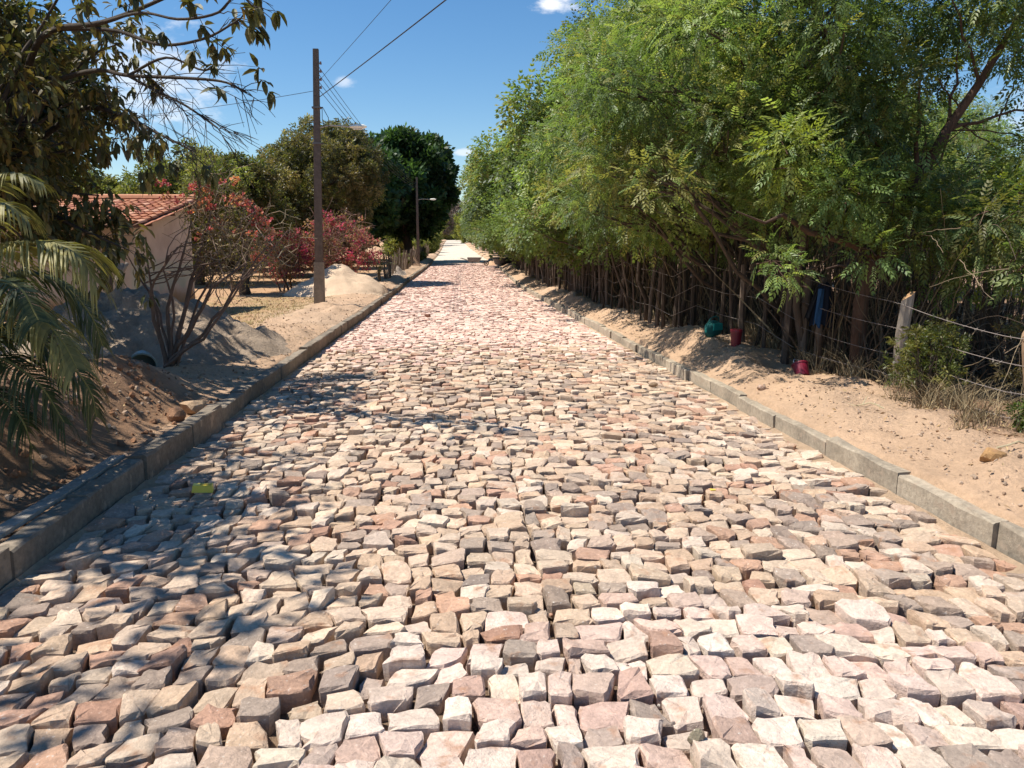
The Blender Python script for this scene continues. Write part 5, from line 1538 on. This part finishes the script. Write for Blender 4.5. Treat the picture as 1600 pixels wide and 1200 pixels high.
wire('power_cable', (-3.38, 22.05, 5.35), (6.2, -4.3, 5.15), .08, .011, 'dark cable crossing the sky from the pole to the top of the photo')
wire('power_cable', (-3.38, 22.05, 5.75), (5.0, -4.0, 5.75), .1, .005, 'thin faint cable above the thicker one, crossing the sky to the top of the photo')
wire('power_cable', (-3.52, 22.1, 5.5), (-16, 26, 5.0), .25, .007, 'thin cable running left from the pole over the yard')
for k, (za, lab) in enumerate([(6.35, 'topmost'), (6.15, 'second from top'), (5.95, 'third from top'), (5.75, 'fourth and lowest')]):
    wire('power_cable', (-3.5, 22.1, za - .1), (-2.5, 60.5, 5.9 - k * .12), .45, .008, 'cable between the two nearest poles, ' + lab + ' of the four')

# ------------------------------------------------------------------ tools and belongings
def tub():
    root = thing('mixing_tub', (3.55, 57.3, float(H(3.55, 57.3)) + .0), 'wide round black mixing tub beside the orange sand heap', 'tub')
    n = 28; prof = [(.55, .0), (.72, .35), (.80, .44), (.84, .44), (.84, .40), (.80, .46), (.74, .46), (.69, .36), (.5, .06), (0.01, .06)]
    V = [(r * math.cos(a), r * math.sin(a), z) for (r, z) in prof for a in [k / n * 6.2832 for k in range(n)]]
    F = [[i * n + j, i * n + (j + 1) % n, (i + 1) * n + (j + 1) % n, (i + 1) * n + j] for i in range(len(prof) - 1) for j in range(n)]
    mb = MB(); mb.add(V, F, (.018, .018, .02)); mb.build('basin', M['plastic'], root, smooth=True)
    for s in (-1, 1):
        h = MB(); h.tube([[s * .83, -.12, .4], [s * .92, -.1, .40], [s * .92, .1, .40], [s * .83, .12, .4]], .018, 6, (.02, .02, .022)); h.build('handle', M['plastic'], root)


tub()


def wheelbarrow():
    z = float(roadz(62)) + .0
    root = thing('wheelbarrow', (1.75, 62.0, z), 'grey wheelbarrow standing at the end of the stone paving', 'wheelbarrow', rz=R(-10))
    t = MB()
    top = np.array([(-.62, -.42, .62), (.45, -.36, .62), (.45, .36, .62), (-.62, .42, .62)]); bot = np.array([(-.45, -.30, .25), (.22, -.24, .25), (.22, .24, .25), (-.45, .30, .25)])
    V = np.concatenate([top, bot, top * [.95, .95, 1], bot * [.93, .93, 1] + [0, 0, .02]])
    F = [[4 + i, 4 + (i + 1) % 4, (i + 1) % 4, i] for i in range(4)] + [[8 + i, 8 + (i + 1) % 4, 12 + (i + 1) % 4, 12 + i] for i in range(4)] + [[7, 6, 5, 4], [12, 13, 14, 15]] + [[i, (i + 1) % 4, 8 + (i + 1) % 4, 8 + i] for i in range(4)]
    t.add(V, F, (.16, .155, .15)); t.build('tray', M['metal'], root)
    for s in (-1, 1):
        h = MB(); h.tube([[.85, s * .06, .2], [.2, s * .25, .24], [-.5, s * .32, .36], [-1.15, s * .34, .58]], .02, 7, (.12, .11, .1)); h.build('handle', M['metal'], root)
        l = MB(); l.tube([[-.2, s * .28, .28], [-.38, s * .3, .02], [-.2, s * .3, .0]], .016, 6, (.12, .11, .1)); l.build('leg', M['metal'], root)
    w = MB(); w.tube([[.82 + .17 * math.cos(a), 0, .2 + .17 * math.sin(a)] for a in np.linspace(0, 6.2832, 21)], .04, 8, (.02, .02, .02), cap=False); w.build('wheel', M['plastic'], root)
    r = MB(); r.tube([[.82, -.05, .2], [.82, .05, .2]], .1, 12, (.3, .28, .25)); r.build('rim', M['metal'], root)


wheelbarrow()


def bucket(name, loc, r, h, col, label, cat='bucket', tilt=(0, 0), handle=True, lid=None):
    root = thing(name, loc, label, cat); root.rotation_euler = (tilt[0], tilt[1], .4)
    n = 20; prof = [(.01, 0), (r * .8, 0), (r * .97, h * .9), (r * 1.05, h * .9), (r * 1.05, h), (r * .94, h), (r * .76, .02), (.01, .02)]
    V = [(q * math.cos(a), q * math.sin(a), z) for (q, z) in prof for a in [k / n * 6.2832 for k in range(n)]]
    F = [[i * n + j, i * n + (j + 1) % n, (i + 1) * n + (j + 1) % n, (i + 1) * n + j] for i in range(len(prof) - 1) for j in range(n)]
    mb = MB(); mb.add(V, F, col); mb.build('body', M['plastic'], root, smooth=False)
    if handle:
        hb = MB(); hb.tube([[r * math.cos(a), .25 * r * math.sin(a), h * .95 + r * .9 * math.sin(a)] for a in np.linspace(0, math.pi, 9)], .006, 5, (.5, .5, .5)); hb.build('handle', M['metal'], root)
    if lid:
        lb = MB(); lb.tube([[0, 0, h - .01], [0, 0, h + .02]], [r * 1.06, r * 1.0], 20, lid); lb.build('lid', M['plastic'], root)
    return root


bucket('bucket', (-3.5, 9.2, float(H(-3.5, 9.2)) + .12), .15, .24, (.17, .21, .18), 'grey green bucket lying on its side left of the bare-stemmed bougainvillea', tilt=(R(100), R(20)), handle=False)
bucket('water_jug', (3.66, 10.1, float(H(3.66, 10.1)) - .01), .075, .2, (.20, .012, .025), 'red insulated water jug next to the teal bag', cat='jug', lid=(.35, .02, .03), handle=False)
bucket('bucket', (3.93, 8.65, float(H(3.93, 8.65)) - .01), .09, .16, (.18, .012, .03), 'red bucket with a bail handle tilted in the dry grass', tilt=(R(-35), R(15)))


def bag():
    x, y = 3.5, 10.55; z = float(H(x, y)); root = thing('cooler_bag', (x, y, z - .01), 'teal shoulder bag lying in the shade at the fence foot', 'bag', rz=.5); root.scale = (.72, .72, .72)
    n = 9; V = []; F = []
    for i in range(n):          # rounded, slumped body lofted along X
        t = i / (n - 1) * 2 - 1; s = (1 - abs(t) ** 3.2) ** .5 if abs(t) < 1 else .0
        s = max(s, .25)
        for k in range(14):
            a = k / 14 * 6.2832; cy, sz = math.cos(a), math.sin(a)
            V.append((t * .19, .12 * s * np.sign(cy) * abs(cy) ** .7, .15 + .15 * s * np.sign(sz) * abs(sz) ** .75 * (1 + .08 * math.sin(4 * t + a)) + .02 * t))
    for i in range(n - 1):
        for j in range(14): F.append([i * 14 + j, i * 14 + (j + 1) % 14, (i + 1) * 14 + (j + 1) % 14, (i + 1) * 14 + j])
    mb = MB(); mb.add(V, F, (.01, .085, .08)); mb.add(V[:14], [list(range(14))], (.01, .15, .14)); mb.add(V[-14:], [list(range(13, -1, -1))], (.01, .15, .14)); mb.build('body', M['fabric'], root, smooth=True)
    fl = MB(); fl.box((0, -.115, .2), (.24, .02, .13), (.01, .20, .19), taper=.92); fl.build('front_pocket', M['fabric'], root)
    st = MB(); st.tube([[-.15, 0, .27], [-.1, -.03, .36], [0, -.04, .39], [.1, -.03, .36], [.15, 0, .27]], .012, 5, (.01, .10, .10)); st.build('strap', M['fabric'], root)


bag()


def jacket():
    # a jacket hung by its collar on a fence stake
    p = at(1285, 448, 8.9); root = thing('jacket', p, 'dark jacket with a bright blue panel hanging on a post under the trees', 'jacket')
    navy, blue, blk = (.012, .018, .035), (.025, .08, .18), (.01, .011, .014)
    rng = np.random.default_rng(5)
    def drape(x0t, x1t, x0b, x1b, zt, zb, yd, col, name, fold=3, depth=.05):
        nx, nz = 13, 9; V = []
        for lay in (0, 1):
            for j in range(nz):
                t = j / (nz - 1)
                for i in range(nx):
                    s = i / (nx - 1); x = (x0t + (x1t - x0t) * s) * (1 - t) + (x0b + (x1b - x0b) * s) * t
                    yy = yd + (depth * math.sin(math.pi * s) + .012 * math.sin(s * fold * 6.28 + t * 2)) * (-1 if lay == 0 else .6)
                    V.append((x, yy, zt + (zb - zt) * t + .03 * (0 if t < .5 else 1) * math.sin(s * 5)))
        F = []
        for lay in (0, 1):
            b0 = lay * nx * nz
            for j in range(nz - 1):
                for i in range(nx - 1):
                    q = [b0 + j * nx + i, b0 + j * nx + i + 1, b0 + (j + 1) * nx + i + 1, b0 + (j + 1) * nx + i]; F.append(q if lay else q[::-1])
        mb = MB(); mb.add(V, F, col); return mb.build(name, M['fabric'], root, smooth=True)
    drape(-.05, .09, -.13, .16, .03, -.45, 0, navy, 'body')
    drape(-.075, -.005, -.11, -.03, -.02, -.44, -.062, blue, 'blue_panel', 1, .03)
    drape(-.07, -.03, -.19, -.11, .0, -.38, .01, blk, 'sleeve', 2, .035); drape(.08, .13, .14, .22, -.02, -.4, .02, blk, 'sleeve', 2, .035)
    c = MB(); c.tube([[.045 * math.cos(a) + .02, .04 * math.sin(a), .03 + .01 * math.sin(a)] for a in np.linspace(0, 6.2832, 13)], .018, 6, blk, cap=False); c.build('collar', M['fabric'], root)
    # the forked trunk it hangs on
    b = np.array([p[0] + .02, 8.95, float(H(p[0], 8.95))]); tr = MB()
    tr.tube([(0, 0, -.1), (.0, 0, .45), (.02, 0, p[2] - b[2] + .1)], [.05, .045, .035], 8, (.15, .11, .08)); tr.tube([(.28, .05, -.1), (.16, .03, .4), (.04, 0, .85)], [.05, .045, .035], 8, (.15, .11, .08))
    tag(tr.build('forked_stump', M['bark'], smooth=True, loc=tuple(b)), 'forked dry trunk that carries the dark jacket', 'tree stump')


jacket()


def yellow_block():
    mb = MB(); mb.box((0, 0, 0), (.135, .055, .05), (.85, .66, .10), taper=.9); mb.box((.02, 0, .027), (.07, .03, .006), (.5, .36, .04))
    x, y = -1.70, 5.33; o = mb.build('yellow_block', M['plastic'], loc=(x, y, float(roadz(y)) - .03 + .05)); o.rotation_euler = (.05, .06, .12)
    tag(o, 'small yellow block lying on the paving near the left kerb', 'block')
    mb = MB(); mb.add([(-.018, -.014, 0), (.018, -.015, .003), (.02, .012, .0), (-.015, .015, .004), (-.018, -.014, -.006), (.018, -.015, -.003), (.02, .012, -.006), (-.015, .015, -.002)], [[0, 1, 2, 3], [7, 6, 5, 4], [0, 4, 5, 1], [1, 5, 6, 2], [2, 6, 7, 3], [3, 7, 4, 0]], (.70, .52, .10))
    x, y = 1.72, 5.05
    tag(mb.build('yellow_scrap', M['plastic'], loc=(x, y, float(roadz(y)) + .015)), 'tiny yellow scrap on the stones towards the right kerb', 'scrap')
    # plank lying along the back of the near left kerb
    mb = MB(); n = 12; V = []
    for k in range(n):
        t = k / (n - 1); yy = -1.6 + 3.4 * t - 0.0
        for (a, c) in ((-.045, -.012), (.045, -.012), (.045, .012), (-.045, .012)): V.append((a + .012 * math.sin(t * 3), yy, c + .006 * math.sin(t * 5)))
    mb.add(V, [[i * 4 + j, i * 4 + (j + 1) % 4, (i + 1) * 4 + (j + 1) % 4, (i + 1) * 4 + j] for i in range(n - 1) for j in range(4)] + [[3, 2, 1, 0], [(n - 1) * 4, (n - 1) * 4 + 1, (n - 1) * 4 + 2, (n - 1) * 4 + 3]], (.30, .27, .23))
    tag(mb.build('wooden_plank', M['wood'], loc=(-2.43, 4.0, .085)), 'long grey plank laid against the back of the near left kerb', 'plank')
    # dry sticks
    for k, (px, py, y, l, a, lab) in enumerate([(1440, 790, 4.9, .6, .3, 'pale dry stalk lying on the sand below the last fence post'), (1300, 680, 6.2, .35, 2.4, 'short dry twig on the sand in front of the green shrub')]):
        b = at(px, py, y); mb = MB(); rng = np.random.default_rng(k)
        x0, y0 = (3.95, 5.1) if k == 0 else (3.55, 6.6)
        pts = [(x0 + math.cos(a) * l * (t - .5), y0 + math.sin(a) * l * (t - .5)) for t in np.linspace(0, 1, 7)]
        z0 = float(H(x0, y0)); P = [(p[0] - x0, p[1] - y0, max(float(H(*p)) - z0, -.02) + .02 + .03 * math.sin(i)) for i, p in enumerate(pts)]
        mb.tube(P, [.007, .007, .006, .006, .005, .004, .003], 5, (.50, .42, .26)); mb.tube([P[3], (P[3][0] + .1, P[3][1] + .12, P[3][2] + .05)], [.005, .003], 4, (.5, .42, .26))
        tag(mb.build('dry_stalk', M['twig'], loc=(x0, y0, z0)), lab, 'stick')


yellow_block()
